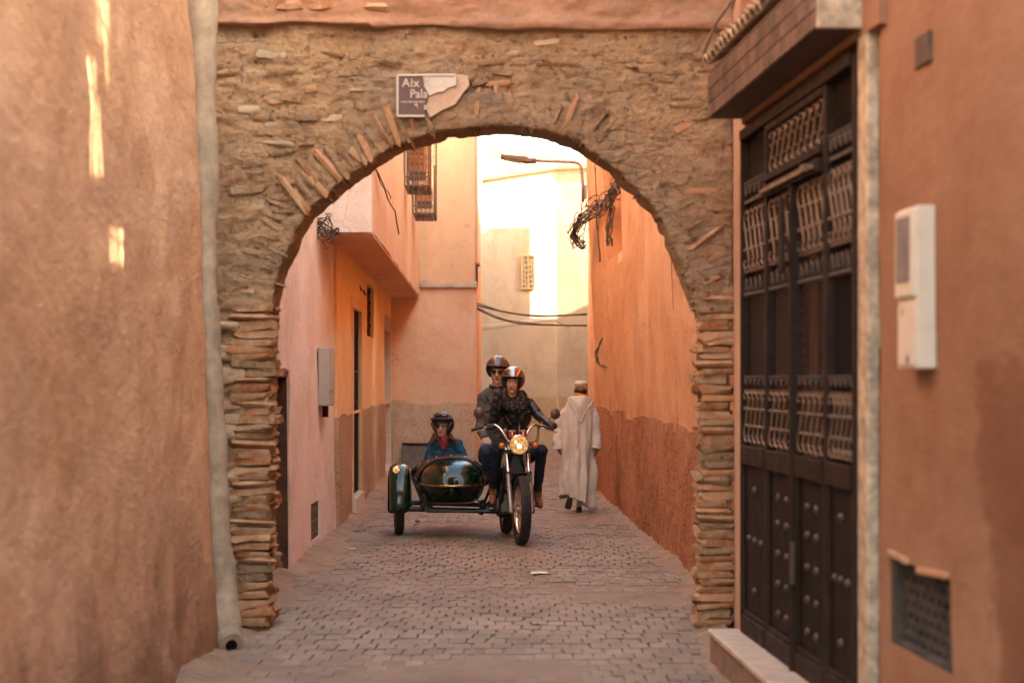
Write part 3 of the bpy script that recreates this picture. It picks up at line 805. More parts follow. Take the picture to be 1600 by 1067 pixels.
MB().hexa([G(2.602, .0, .018), G(2.76, .0, .018), G(2.76, 0, -.25), G(2.602, 0, -.25), G(2.602, 3.03, .018), G(2.76, 3.03, .018), G(2.76, 3.03, -.25), G(2.602, 3.03, -.25)]).build('stone_jamb', M_TERRAZZO, gb, 0, .008)
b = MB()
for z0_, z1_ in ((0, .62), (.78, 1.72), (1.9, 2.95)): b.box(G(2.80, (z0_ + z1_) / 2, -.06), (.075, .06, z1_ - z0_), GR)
b.build('gap_shade', M_DARK, gb, 0)  # near-black boxes painted as the shade in the gap beside the jamb
MB().hexa([G(.1, .2, -.34), G(.28, .2, -.34), G(.28, .2, -.42), G(.1, .2, -.42), G(.1, 2.78, -.34), G(.28, 2.78, -.34), G(.28, 2.78, -.42), G(.1, 2.78, -.42)]).build('inner_pier', P_OCHRE, gb, 0)
MB().hexa([G(-.02, .2, -.44), G(2.7, .2, -.44), G(2.7, .2, -.47), G(-.02, .2, -.47), G(-.02, 3, -.44), G(2.7, 3, -.44), G(2.7, 3, -.47), G(-.02, 3, -.47)]).build('dark_backing', M_DARK, gb, 0)  # near-black sheet stands in for the dark interior behind the gate

gt = thing('iron_gate', 'dark brown wrought iron gate with scrollwork above studded panels', 'gate', G(1.3, .2), )
def gbox(name, u0, u1, z0, z1, o0, o1, mat=None, bev=.004):
    return MB().box(G((u0 + u1) / 2, (z0 + z1) / 2, (o0 + o1) / 2), (u1 - u0, o1 - o0, z1 - z0), GR).build(name, mat or M_IRON, gt, 0, bev)
POST = [(0., .045), (.69, .742), (1.388, 1.432), (2.022, 2.076), (2.552, 2.6)]
for k, (a, c) in enumerate(POST): gbox('post', a, c, .2, 2.94 if k != 2 else 2.52, -.02 if k != 2 else -.01, .03 if k != 2 else .05)
gbox('top_rail', .056, 2.544, 2.90, 2.955, -.015, .045)
gbox('transom_rail', .746, 2.019, 2.52, 2.58, -.012, .055); gbox('transom_rail', .746, 2.019, 2.60, 2.635, -.012, .05)
b = MB(); b.beam(G(.8, 2.545, .07), G(1.97, 2.545, .07), .02, .02); b.box(G(1.9, 2.545, .085), (.07, .03, .03), GR); b.build('bolt_bar', M_IRONL, gt, 0)
BAYS = [(.056, .679), (.746, 1.384), (1.436, 2.019), (2.086, 2.544)]
M_STUD = simple('stud_iron', (.065, .038, .027), .45, .1, .4)
for k, (a, c) in enumerate(BAYS):
    gbox('rail', a, c, .2, .30, -.01, .035); gbox('rail', a, c, 1.13, 1.23, -.01, .04)
    kp = gbox('kick_panel', a, c, .30, 1.13, -.005, .012, M_IRONP)
    gbox('panel_edge', a, c, .301, .33, .0125, .026); gbox('panel_edge', a + .001, a + .03, .331, 1.129, .0125, .026); gbox('panel_edge', c - .03, c - .001, .331, 1.129, .0125, .026)
    w_ = c - a
    if k in (1, 2): st = [(a + w_ * .38, z) for z in (.42, .57, .72, .87, 1.0)] + [(a + w_ * .70, z) for z in (.42, .57, .72, .87, 1.0)]
    else: st = [(a + w_ * .5, z) for z in (.46, 1.0)] + [(a + w_ * t, .73) for t in (.25, .5, .78)]
    for (u, z) in st:
        bb = MB(); bb.ell(G(u, z, .014), (.021, .021, .021), 10, 6)
        bb.build('stud', M_STUD, kp, 60)
    for z in (1.53, 2.18): gbox('bar', a, c, z - .009, z + .009, .0, .018, M_STUD, 0)
    if k in (0, 3): gbox('bar', a, c, 2.55, 2.568, .0, .018, M_STUD, 0)
    # fine diagonal mesh behind the scrolls
    b = MB(); z0_, z1_ = 1.24, (2.51 if k in (1, 2) else 2.89)
    t = -1.6
    while t < w_ + .1:
        u0_, zz0 = a + t, z0_; u1_ = a + t + (z1_ - z0_) * .75
        s0 = max(0, (a - u0_) / (u1_ - u0_)); s1 = min(1, (c - u0_) / (u1_ - u0_))
        if s1 > s0: b.beam(G(u0_ + (u1_ - u0_) * s0, z0_ + (z1_ - z0_) * (1 - s0), -.008), G(u0_ + (u1_ - u0_) * s1, z0_ + (z1_ - z0_) * (1 - s1), -.008), .004, .008)
        t += .036
    b.build('wire_mesh', M_IRONP, gt, 0)
gbox('kick_rail', .746, 2.019, 2.86, 2.895, -.01, .035)
b = MB(); t = .75 - .5
while t < 2.02:
    u0_ = t; s0 = max(0, (.746 - t) / .2); s1 = min(1, (2.019 - t) / .2)
    if s1 > s0: b.beam(G(t + .2 * s0, 2.64 + .22 * (1 - s0), -.008), G(t + .2 * s1, 2.64 + .22 * (1 - s1), -.008), .004, .008)
    t += .036
b.build('wire_mesh', M_IRON, gt, 0)
# S scrolls: one mesh shared by every scroll
pts = []
for i in range(9): t = R(-150 + i * 36); pts.append((.028 * math.cos(t) * (.35 + i / 12) + .0, .0, -.128 + .028 * math.sin(t) * (.35 + i / 12)))
mid = [(.034 * math.cos(x) * (1 if False else 1), 0, 0) for x in ()]
S1 = [(.010, -.112), (.022, -.106), (.030, -.120), (.024, -.140), (.004, -.148), (-.018, -.138), (-.030, -.110), (-.024, -.075), (-.008, -.035), (0, 0)]
S2 = [(-x, -z) for x, z in S1[::-1]][1:]
b = MB(); b.tube([(x, 0, z) for x, z in S1 + S2], .0075, 6); b.ell((.012, 0, -.05), (.013, .013, .010), 8, 5); b.ell((-.012, 0, .05), (.013, .013, .010), 8, 5)
scroll_me = mesh_from('scroll', b.v, b.f, M_IRONL, None, 180)
b = MB(); b.tube([(.03 * math.cos(t), 0, .09 * math.sin(t) - .05) for t in np.linspace(0, math.pi, 9)] , .0065, 6); b.ell((.03, 0, -.055), (.012, .012, .014), 8, 5); b.ell((-.03, 0, -.055), (.012, .012, .014), 8, 5)
loop_me = mesh_from('hoop', b.v, b.f, M_STUD, None, 180)
def place(me, name, u, z, flip=1, sz=1.0, o=.014):
    q = bpy.data.objects.new(name, me); link(q, gt)
    m = GR @ np.diag([flip, 1, sz]); M4 = Matrix.Identity(4)
    for i in range(3):
        for j in range(3): M4[i][j] = m[i, j]
    M4.translation = Vector(G(u, z, o).tolist()) - wm(gt).translation; q.matrix_basis = M4
for k, (a, c) in enumerate(BAYS):
    n_ = 5
    for i in range(n_):
        u = a + (c - a) * (i + .5) / n_
        place(scroll_me, 'scroll', u, 1.385, 2.3, .92); place(scroll_me, 'scroll', u, 2.35, -2.3, 1.06)
        place(loop_me, 'hoop', u, 2.1, 1, .9); place(loop_me, 'hoop', u, 1.58, 1, -.45)
        if k in (0, 3): place(loop_me, 'hoop', u, 2.62, 1, -.7)
for i in range(9): place(scroll_me, 'scroll', .82 + i * .138, 2.75, 1.9, .68)
gbox('handle', 1.455, 1.475, .62, .82, .035, .06, M_STUD)
gbox('latch', 1.37, 1.45, 2.1, 2.45, .08, .1)

# tiled canopy above the gate
cp = thing('canopy', 'small tiled canopy with brown fascia tiles over the iron gate', 'canopy', G(1.3, 3.0))
def Cn(t, z, o=0.):     # t along the outer edge from the arch end towards the camera
    a = np.array([1.10, 10.3]); e = np.array([1.26, 7.62]); dd = (e - a) / np.linalg.norm(e - a); nn = np.array([dd[1], -dd[0]]); nn = nn if nn[0] < 0 else -nn
    q = a + dd * t + nn * o; return np.array([q[0], q[1], z])
CL = 2.685
dd = (np.array([1.26, 7.62]) - np.array([1.10, 10.3])) / CL; nn = np.array([dd[1], -dd[0]]); nn = nn if nn[0] < 0 else -nn
CR = np.array([[dd[0], nn[0], 0], [dd[1], nn[1], 0], [0, 0, 1.]])
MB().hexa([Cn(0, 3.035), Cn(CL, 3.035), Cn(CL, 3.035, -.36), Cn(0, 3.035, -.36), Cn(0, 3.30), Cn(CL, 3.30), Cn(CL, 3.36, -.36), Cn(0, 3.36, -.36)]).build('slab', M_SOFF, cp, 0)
MB().hexa([Cn(CL + .001, 3.03, .012), Cn(CL + .03, 3.03, .012), Cn(CL + .03, 3.03, -.30), Cn(CL + .001, 3.03, -.30), Cn(CL + .001, 3.42, .012), Cn(CL + .03, 3.42, .012), Cn(CL + .03, 3.42, -.30), Cn(CL + .001, 3.42, -.30)]).build('end_stone', M_TERRAZZO, cp, 0, .004)
nt_ = 22
for i in range(nt_):
    for j in range(3):
        MB().box(Cn(CL * (i + .5) / nt_, 3.075 + j * .078, .007 + rng.uniform(0, .002)), (CL / nt_ - .005, .012, .073), CR).build('tile', M_GTILE, cp, 0, .002)
b = MB()
nsg = 8
for q in range(2):
    pass
cv = []; cf = []
for yv in (0, 1):
    for i in range(nsg + 1):
        t = math.pi * i / nsg; rr = .064 - .008 * yv
        cv.append((rr * math.cos(t), -.02 + yv * -.34, rr * .85 * math.sin(t)))
for i in range(nsg): cf.append((i, i + 1, nsg + 2 + i, nsg + 1 + i))
cv = np.array(cv); vv, ff2 = thicken(cv, cf, np.c_[-cv[:, 0] * .24, np.zeros(len(cv)), -np.abs(cv[:, 2]) * .24 - .001])
rt_me = mesh_from('roof_tile', vv, ff2, M_RTILE, None, 40)
for row, (zz, oo) in enumerate(((3.318, .02), (3.405, -.045))):
    for i in range(21):
        q = bpy.data.objects.new('roof_tile', rt_me); link(q, cp)
        tiltm = CR @ rotx(-.38 + rng.normal(0, .02)) @ rotz(rng.normal(0, .03)); M4 = Matrix.Identity(4)
        for a_ in range(3):
            for c_ in range(3): M4[a_][c_] = tiltm[a_, c_]
        M4.translation = Vector(Cn(CL * (i + .5 + .5 * row) / 21.5, zz + rng.normal(0, .004), oo + .03).tolist()) - wm(cp).translation; q.matrix_basis = M4
MB().tube([Cn(-.02, 3.40, .035), Cn(.4, 3.50, .03), Cn(CL, 3.60, .02)], .011, 8).build('conduit', M_GALV, cp, 60)

# doorstep
st = thing('doorstep', 'worn pale doorstep under the iron gate', 'step', (1.2, 9, 0))
SP = lambda t, z, e: np.array([1.105 + .048 * t - e, 10.36 - t + (e if t < .1 else 0), z])
MB().hexa([SP(0, -.05, 0), (1.30, 10.36, -.05), (1.62, 6.9, -.05), SP(3.46, -.05, 0), SP(0, .165, 0), (1.30, 10.36, .165), (1.62, 6.9, .165), SP(3.46, .165, 0)]).build('riser', M_STEPB, st, 0, .01)
MB().hexa([SP(0, .166, .012), (1.30, 10.37, .166), (1.62, 6.9, .166), SP(3.46, .166, .012), SP(0, .2, .012), (1.30, 10.37, .2), (1.62, 6.9, .2), SP(3.46, .2, .012)]).build('tread', M_MARBLE, st, 0, .008)

# things on the right near wall
RXW = lambda y: 1.475 + .06 * (7.42 - y)
wd2 = np.array([.06, -1.]); wd2 /= np.linalg.norm(wd2); wn2 = np.array([-wd2[1], wd2[0]]); wn2 = wn2 if wn2[0] < 0 else -wn2
WR = np.array([[wd2[0], wn2[0], 0], [wd2[1], wn2[1], 0], [0, 0, 1.]])
Wl = lambda y, z, o=0.: np.array([RXW(y) + wn2[0] * o, y + wn2[1] * o, z])
mbx = thing('meter_box', 'cream electricity meter box on the rust coloured wall', 'meter box', Wl(6.78, 1.62))
MB().box(Wl(6.77, 1.925, .037), (.25, .072, .585), WR).build('case', M_CREAMP, mbx, 0, .006)
MB().box(Wl(6.77, 2.05, .078), (.235, .02, .315), WR).build('window_frame', M_CREAMP, mbx, 0, .006)
MB().box(Wl(6.77, 2.065, .089), (.17, .006, .235), WR).build('window', M_WINDG, mbx, 0)
MB().box(Wl(6.77, 1.755, .0765), (.215, .005, .22), WR).build('door', M_CREAMP, mbx, 0, .002)
MB().box(Wl(6.74, 1.665, .080), (.012, .006, .03), WR).build('keyhole', M_DARK, mbx, 0)
MB().box(Wl(6.82, 1.84, .0795), (.012, .002, .03), WR).build('label', simple('red_label', (.35, .06, .05)), mbx, 0)
vg = thing('vent_grille', 'dusty perforated vent grille low in the rust coloured wall', 'vent', Wl(6.87, .56))
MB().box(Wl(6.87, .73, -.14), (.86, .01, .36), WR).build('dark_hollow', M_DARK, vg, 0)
b = MB()
for i in range(8):
    for j in range(7):
        cu, cz = 6.545 + i * .095 + (.0475 if j % 2 else 0), .59 + j * .0475
        if cu > 7.25: continue
        c0 = Wl(cu, cz, -.035); vv = []; 
        for d_ in (0, -.045):
            for ro in (.0555, .040):
                for k in range(6):
                    t = R(60 * k + 30); vv.append(Wl(cu + ro * math.cos(t), cz + ro * .56 * math.sin(t), -.035 + d_))
        ff = []
        for k in range(6):
            k2 = (k + 1) % 6
            ff += [(k, k2, 6 + k2, 6 + k), (6 + k, 6 + k2, 18 + k2, 18 + k), (12 + k, 18 + k, 18 + k2, 12 + k2)]
        b.add(vv, ff)
b.build('grille', M_CLAYG, vg, 0)
b = MB()
for y0_, y1_, z0_, z1_ in ((6.46, 6.52, .56, .9), (7.22, 7.29, .56, .9), (6.46, 7.29, .555, .585)): b.box(Wl((y0_ + y1_) / 2, (z0_ + z1_) / 2, -.03), (y1_ - y0_, .05, z1_ - z0_), WR)
b.build('frame', M_CLAYG, vg, 0, .006)
b = MB(); b.box(Wl(7.12, .915, .0), (.26, .05, .025), WR @ roty(.05)); b.box(Wl(6.66, .9, .0), (.36, .05, .025), WR @ roty(-.05)); b.build('lintel_shard', M_BRICK, vg, 0, .006)
pq = thing('wall_tile', 'small brown tile set high on the rust coloured wall', 'tile', Wl(7.02, 2.76))
MB().box(Wl(6.80, 2.80, .004), (.19, .02, .115), WR).build('tile', M_GTILE, pq, 0, .004)

# ---------------------------------------------------------------- beyond the arch, left: pink house
ph = thing('pink_house', 'pale pink plastered house just through the arch on the left', 'house', (-2, 15, 0))
wall('wall', (-1.825, 12.3), (-1.83, 19.35), -.05, 3.75, P_PINK, ph, side=-1, thick=.3, lean=-.005, res=.05, amp=.028, nscale=(1.0, 1.0, .6), seed=15, fine=.004, edge=.03,
     holes=[(.7, 2.85, -.05, 1.66), (4.72, 5.36, .10, .44)])
wall('wall', (-1.84, 12.3), (-2.6, 12.3), 2.0, 6.0, P_PINK, ph, side=1, thick=.2, res=.3)
solid('wall', -7, -2.18, 12.3, 19.3, -.05, 6.0, P_PINK, ph)
solid('wall', -2.17, -1.95, 12.32, 19.3, 3.76, 6.0, P_PINK, ph)
dr = thing('wooden_door', 'dark brown doorway set into the pink wall beside the arch', 'door', (-1.95, 14, 0))
MB().hexa([(-2.02, 15.14, -.0), (-1.825, 15.14, -.0), (-1.825, 15.19, -.0), (-2.02, 15.19, -.0), (-2.02, 15.14, 1.66), (-1.84, 15.14, 1.66), (-1.84, 15.19, 1.66), (-2.02, 15.19, 1.66)]).build('jamb', M_WOODD, dr, 0)
for i in range(7): MB().box((-2.0, 13.15 + i * .31, .83), (.04, .3, 1.64)).build('plank', M_WOODD, dr, 0, .004)
MB().box((-1.93, 14.1, 1.63), (.2, 2.12, .05)).build('lintel', M_WOODD, dr, 0)
vt = thing('vent_grille', 'small rusty barred vent low in the pink wall', 'vent', (-1.85, 17.3, .1))
b = MB()
for i in range(7): b.tube([(-1.85, 17.08 + i * .09, .1), (-1.85, 17.08 + i * .09, .44)], .009, 6)
for z in (.16, .27, .38): b.tube([(-1.85, 17.02, z), (-1.85, 17.66, z)], .009, 6)
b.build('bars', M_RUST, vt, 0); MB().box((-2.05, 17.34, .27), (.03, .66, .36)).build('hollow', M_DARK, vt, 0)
mb2 = thing('meter_box', 'grey green meter box on the pink wall before the orange house', 'meter box', (-1.8, 17.9, 1.4))
b = MB(); b.box((-1.795, 17.95, 1.61), (.11, .5, .56)); b.build('case', M_GREYP, mb2, 0, .01)
MB().box((-1.736, 17.95, 1.66), (.008, .42, .36)).build('door', M_GREYP, mb2, 0, .002)
MB().tube([(-1.80, 17.9, 1.33), (-1.80, 17.9, 1.22)], .03, 8).build('conduit', M_IRON, mb2)

# orange house with overhanging upper floor
oh = thing('orange_house', 'orange house with an overhanging upper floor and brown roughcast base', 'house', (-2, 25, 0))
ox = lambda y: -1.82 - .021 * (y - 19.3)
OP0, OP1 = (ox(19.3), 19.3), (ox(32), 32.)
oL = math.hypot(OP1[0] - OP0[0], OP1[1] - OP0[1])
def oS(px):
    Y = (1.82 - .021 * 19.3) / ((800 - px) / F - .021); return Y - 19.3, Y
s1a, y1a = oS(549); s1b, y1b = oS(562); s2a, y2a = oS(573.5); s2b, y2b = oS(584); s3a, y3a = oS(601); s3b, y3b = oS(610.5)
wall('upper_plaster', OP0, OP1, 1.17, 3.04, P_ORANGE, oh, side=-1, thick=.25, res=.09, amp=.008, seed=25, fine=.002,
     holes=[(s1a, s1b, 1.2, 2.42), (s2a, s2b, 2.16, 2.86), (s3a, s3b, 1.2, 2.62)])
wall('roughcast_base', (OP0[0] + .018, OP0[1]), (OP1[0] + .018, OP1[1]), -.05, 1.203, ROUGH_BROWN, oh, side=-1, ztop=lambda s: 1.19 + .03 * fbm(np.array([[s, 0, 0]]), (1.2, 1, 1), 4, 81)[0], thick=.27, res=.06, amp=.012, seed=27, fine=.008,
     holes=[(s1a, s1b, -.05, 1.203), (s3a, s3b, -.05, 1.203)])
solid('wall', -7, -2.36, 19.35, 32, -.05, 7.0, P_ORANGE, oh)
jx = lambda y: -1.345 - .0173 * (y - 17.6)
wall('overhang_front', (jx(17.9), 17.9), (jx(32), 32.), 3.02, 7.2, P_APRICOT, oh, side=-1, thick=.25, res=.08, amp=.010, seed=28, fine=.003, edge=.006, zfine=4.9,
     holes=[(25.1 - 17.9, 26.6 - 17.9, 4.35, 5.9), (28.4 - 17.9, 29.9 - 17.9, 4.35, 5.9)])
wall('overhang_end', (-1.95, 17.9), (jx(17.9) - .005, 17.9), 3.0, 7.2, P_PINK, oh, side=-1, thick=.25, res=.07, amp=.02, seed=29, fine=.006, zfine=4.9)
MB().hexa([(-2.3, 17.92, 2.985), (jx(17.9), 17.92, 2.985), (jx(32), 31.99, 2.985), (-2.3, 31.99, 2.985), (-2.3, 17.92, 3.05), (jx(17.9) - .03, 17.92, 3.05), (jx(32) - .03, 31.99, 3.05), (-2.3, 31.99, 3.05)]).build('overhang_soffit', P_SALMON, oh, 0)
for i in range(5):   # slots of the two doors and the window
    pass
# black tiled door strip
dk = thing('tiled_doorway', 'narrow doorway lined with black tiles and a white sill', 'doorway', (-1.9, y1a, 0))
xin = lambda y, d_=.0: ox(y) - d_
def oBox(name, ya, yb, za, zb, d0, d1, mat, par, bev=0):
    ym = (ya + yb) / 2
    return MB().hexa([(xin(ya, d1), ya, za), (xin(ya, d0), ya, za), (xin(yb, d0), yb, za), (xin(yb, d1), yb, za), (xin(ya, d1), ya, zb), (xin(ya, d0), ya, zb), (xin(yb, d0), yb, zb), (xin(yb, d1), yb, zb)]).build(name, mat, par, 0, bev)
for j in range(6): oBox('tile', y1a + .02, y1b - .02, .2 + j * .37, .2 + j * .37 + .363, .02, .05, M_BTILE, dk, .002)
oBox('white_sill', y1a + .004, y1b - .004, -.03, .195, -.06, .2, M_WTILE, dk, .004)
b = MB()
for (ya, yb, za, zb) in ((y1a - .02, y1a + .018, .2, 2.42), (y1b - .018, y1b + .02, .2, 2.42)):
    b.hexa([(xin(ya, .01), ya, za), (xin(ya, -.03), ya, za), (xin(yb, -.03), yb, za), (xin(yb, .01), yb, za), (xin(ya, .01), ya, zb), (xin(ya, -.03), ya, zb), (xin(yb, -.03), yb, zb), (xin(yb, .01), yb, zb)])
b.build('door_trim', P_APRICOT, dk, 0)
oBox('head_panel', y1a - .02, y1b + .02, 2.421, 2.56, -.012, .2, P_APRICOT, dk)
wl = thing('slit_window', 'tall slit window with patterned iron grille beneath the overhang', 'window', (-2, y2a, 2.1))
b = MB()
for i in range(4):
    y = y2a + (y2b - y2a) * (i + .5) / 4; b.tube([(xin(y, .05), y, 2.16), (xin(y, .05), y, 2.86)], .012, 6)
for j in range(9):
    z = 2.18 + j * .08
    for q in range(4):
        ya = y2a + (y2b - y2a) * q / 4; yc = y2a + (y2b - y2a) * (q + 1) / 4
        b.tube([(xin(ya, .05), ya, z + (.07 if (q + j) % 2 else 0)), (xin(yc, .05), yc, z + (0 if (q + j) % 2 else .07))], .011, 5)
b.build('grille', M_IRON, wl, 0); oBox('pane', y2a - .02, y2b + .02, 2.14, 2.88, .16, .18, M_DARK, wl)
wt = thing('tiled_doorway', 'doorway with white tiled jamb at the corner of the salmon house', 'doorway', (-2, y3a, 0))
for j in range(7): MB().box((xin(y3b) - .105, y3b - .03, .165 + j * .325), (.235, .05, .318)).build('tile', M_WTILE, wt, 0, .002)
oBox('white_sill', y3a + .01, y3b - .06, -.03, .12, -.05, .2, M_WTILE, wt, .004)
oBox('head_panel', y3a, y3b - .06, 2.35, 2.615, -.01, .2, P_CREAM, wt, .003)
oBox('door', y3a, y3b - .06, .12, 2.345, .2, .23, M_WOODD, wt)
# old lamp bracket and cable stubs on the orange wall
lb = thing('lamp_bracket', 'curled black lamp bracket on the orange wall above the doorway', 'bracket', (xin(y1b), y1b, 2.6))
MB().tube([W(553, 448, y1b) + (0, 0, 0)] + [W(a, b_, y1b) + np.array([.02, 0, 0]) for a, b_ in ((556, 446), (560, 449), (562, 453), (566, 455), (567, 460), (570, 460))], .012, 6).build('arm', M_WIRE, lb, 180)

# window cages on the overhang
def cage(y0, y1, z0, z1, dep, label, tilt):
    t = thing('caged_window', label, 'window', (jx(y0), y0, z0), group='caged shutter windows of the overhang')
    x0 = lambda y: jx(y) + .01
    fr = MB()
    for y in (y0, y1):
        for x in (x0(y), x0(y) + dep): fr.tube([(x, y, z0), (x, y, z1)], .013, 6)
    for z in (z0, z0 + .12, (z0 + z1) / 2):
        fr.tube([(x0(y0), y0, z), (x0(y0) + dep, y0, z), (x0(y1) + dep, y1, z), (x0(y1), y1, z)], .011, 6)
    fr.build('cage_frame', M_RUST, t, 0)
    for k in range(1, 6):
        y = y0 + (y1 - y0) * k / 6
        MB().tube([(x0(y) + .01, y, z0), (x0(y) + dep, y, z0), (x0(y) + dep, y, z1)], .008, 5).build('bar', M_RUST, t, 0)
    for k in range(1, 5):
        x = dep * k / 5
        MB().tube([(x0(y0) + x, y0, z1), (x0(y0) + x, y0, z0 - .01), (x0(y1) + x, y1, z0 - .01)], .008, 5).build('bar', M_RUST, t, 0)
    b = MB()
    for q in range(7):
        ya = y0 + (y1 - y0) * q / 7
        b.tube([(x0(ya) + dep * i / 8, ya + (.09 if i % 2 else .0), z0 + .005) for i in range(9)], .008, 5)
    for q in range(4):
        zz = z0 + .02 + q * .03
        b.tube([(x0(y0) + dep * i / 8, y0 - .004, zz + (.02 if i % 2 else 0)) for i in range(9)], .006, 5)
    b.build('floor_lattice', M_RUST, t, 0)
    # shutter leaf opened out towards the alley, facing down the street
    sh = MB().box((x0(y0) + dep * .5, y0 + .32, z0 + .2 + (z1 - z0 - .2) / 2), (dep * .78, .03, z1 - z0 - .25)).build('shutter', M_WOOD, t, 0, .004)
    zz = z0 + .34
    while zz < z1 - .1:
        MB().box((x0(y0) + dep * .5, y0 + .298, zz), (dep * .56, .02, .045), rotx(.35)).build('slat', M_WOODD if False else M_WOOD, sh, 0); zz += .068
    MB().box((x0(y0) + dep * .5, y0 + .31, z0 + .16), (dep * .7, .03, .12)).build('lower_board', M_WOODD, t, 0)
    MB().box((jx((y0 + y1) / 2) - .12, (y0 + y1) / 2, (z0 + z1) / 2 + .1), (.04, y1 - y0, z1 - z0)).build('pane', M_DARK, t, 0)
cage(25.3, 26.5, 4.22, 5.85, .33, 'nearer caged window with open wooden shutters on the orange overhang', .1)
cage(28.5, 29.8, 4.12, 5.85, .33, 'farther caged window with open wooden shutters on the orange overhang', .1)

# salmon tower closing the left side
tw = thing('salmon_house', 'salmon house front with a grey ledge and rough brown base', 'house', (-1.3, 32, 0))
wall('upper_wall', (-2.4, 32.10), (-.645, 32.10), 3.2, 8.2, P_APRICOT, tw, side=-1, thick=.3, res=.07, amp=.008, seed=31, fine=.004, edge=.01, zfine=5.6)
wall('lower_wall', (-2.4, 32.04), (-.61, 32.04), 1.12, 3.16, P_SALMON, tw, side=-1, thick=.36, res=.06, amp=.012, seed=33, fine=.004, edge=.02)
wall('roughcast_base', (-2.4, 32.02), (-.62, 32.02), -.05, 1.172, ROUGH_GREY, tw, side=-1, ztop=lambda s: 1.19 + .05 * fbm(np.array([[s, 0, 0]]), (2.2, 1, 1), 4, 83)[0], thick=.36, res=.05, amp=.018, seed=35, fine=.008, edge=.02)
b = MB(); n = 40
P_ = []
for i in range(n + 1):
    x = -2.3 + (2.3 - .6) * i / n; zt = 3.21 + .02 * fbm(np.array([[x, 0, 0]]), (4, 1, 1), 3, 7)[0]
    P_ += [(x, 31.98 + .008 * fbm(np.array([[x, 3, 0]]), (9, 1, 1), 2, 9)[0], 3.155), (x, 32.0, zt), (x, 32.12, zt + .05), (x, 32.2, 3.155)]
F_ = [(i * 4 + k, i * 4 + (k + 1) % 4, i * 4 + 4 + (k + 1) % 4, i * 4 + 4 + k) for i in range(n) for k in range(4)] + [(0, 3, 2, 1), (n * 4, n * 4 + 1, n * 4 + 2, n * 4 + 3)]
b.add(P_, F_); b.build('ledge', M_CEMENT, tw, 60)
solid('wall', -6, -.68, 32.42, 40.5, -.05, 8.0, P_APRICOT, tw)
wall('side_wall', (-.63, 32.45), (-.66, 40.5), -.05, 8.0, P_APRICOT, tw, side=-1, thick=.02, res=.3, amp=.004)
bd = thing('leaning_board', 'grey board leaning against the base of the salmon house', 'board', (-1.6, 31.9, 0))
MB().hexa([W(628, 735, 31.75), W(690, 737, 31.75), W(690, 737, 31.80), W(628, 735, 31.80), W(629, 693, 31.93), W(690, 694, 31.93), W(690, 694, 31.97), W(629, 693, 31.97)]).build('board', M_PANELG, bd, 0, .006)
b = MB(); p = [W(a, c, 31.83 - .0) for a, c in ((629, 694), (690, 695))]
MB().beam(W(628, 693, 31.91), W(691, 694, 31.91), .03, .03).build('edge_strip', M_IRON, bd, 0)
lw = thing('lattice_window', 'dark lattice window on the corner of the salmon house', 'window', (-.6, 33, 3))
b = MB()
for k in range(4): b.tube([(-.615, 32.5 + k * .12, 3.18), (-.615, 32.5 + k * .12, 3.56)], .012, 5)
for k in range(5): b.tube([(-.615, 32.46, 3.2 + k * .085), (-.615, 32.92, 3.2 + k * .085)], .012, 5)
b.build('grille', M_IRON, lw, 0); MB().box((-.605, 32.69, 3.59), (.07, .6, .035)).build('hood', M_CEMENT, lw, 0)

# ---------------------------------------------------------------- right: long terracotta house
th_ = thing('terracotta_house', 'long terracotta house wall on the right beyond the arch', 'house', (1.5, 19, 0))
rx = lambda y: 1.545 - .0222 * (y - 12.3)
wall('upper_plaster', (rx(12.3), 12.3), (rx(26.5), 26.5), 1.13, 7.0, P_TERRA, th_, side=1, thick=.4, lean=.036, res=.06, amp=.02, nscale=(.8, .8, .5), seed=41, fine=.003, edge=.03, zfine=5.0,
     holes=[(8.75, 10.9, 3.05, 5.0)])
wall('roughcast_base', (rx(12.3) - .045, 12.3), (rx(26.45) - .03, 26.45), -.05, 1.20, ROUGH_TERRA, th_, side=1, ztop=lambda s: 1.19 + .035 * fbm(np.array([[s, 0, 0]]), (1.2, 1, 1), 4, 82)[0], thick=.5, lean=.02, res=.05, amp=.02, seed=43, fine=.012, edge=.02, nscale=(1.5, 1.5, 1.2))
b = MB(); y0_, y1_ = 21.03, 23.22
b.hexa([(rx(y0_) - .1, y0_, 2.93), (rx(y1_) - .1, y1_, 2.93), (rx(y1_) + .3, y1_, 2.93), (rx(y0_) + .3, y0_, 2.93), (rx(y0_) - .10, y0_, 3.04), (rx(y1_) - .10, y1_, 3.04), (rx(y1_) + .3, y1_, 3.28), (rx(y0_) + .3, y0_, 3.28)])
b.build('niche_ledge', P_SALMON, th_, 0); MB().box((rx(22) + .16, 22.1, 4.1), (.03, 2.3, 2.2)).build('niche_back', P_ORANGE, th_, 0)
solid('wall', 1.72, 9, 12.3, 26.4, -.05, 6.9, P_TERRA, th_)
MB().tube([(rx(16.1) - .036 * z + .012, 15.85 + .02 * math.sin(z * 3) + .006 * math.sin(z * 31), z) for z in np.linspace(1.15, 4.4, 70)], .022, 6).build('groove_line', simple('dark_terracotta', (.30, .09, .045), .9, var=.5, scale=30), th_, 60)  # dark half-sunk tube stands in for a groove in the plaster
wall('end_wall', (rx(26.5) + .02, 26.46), (3.0, 26.46), -.05, 6.9, P_TERRA, th_, side=1, thick=.2, res=.3)
# unseen blocks added behind it to shade the far walls
nb = thing('unseen_shade_blocks', 'unseen blocks added behind the terracotta wall to shade the far walls', 'house', (3, 32, 0))
solid('wall', 1.66, 2.55, 26.9, 33, -.05, 8.4, P_TERRA, nb); solid('wall', 1.662, 2.552, 33.001, 40.5, -.05, 6.5, P_TERRA, nb); solid('wall', 2.56, 4.2, 34, 40.35, -.05, 4.6, P_TERRA, nb)

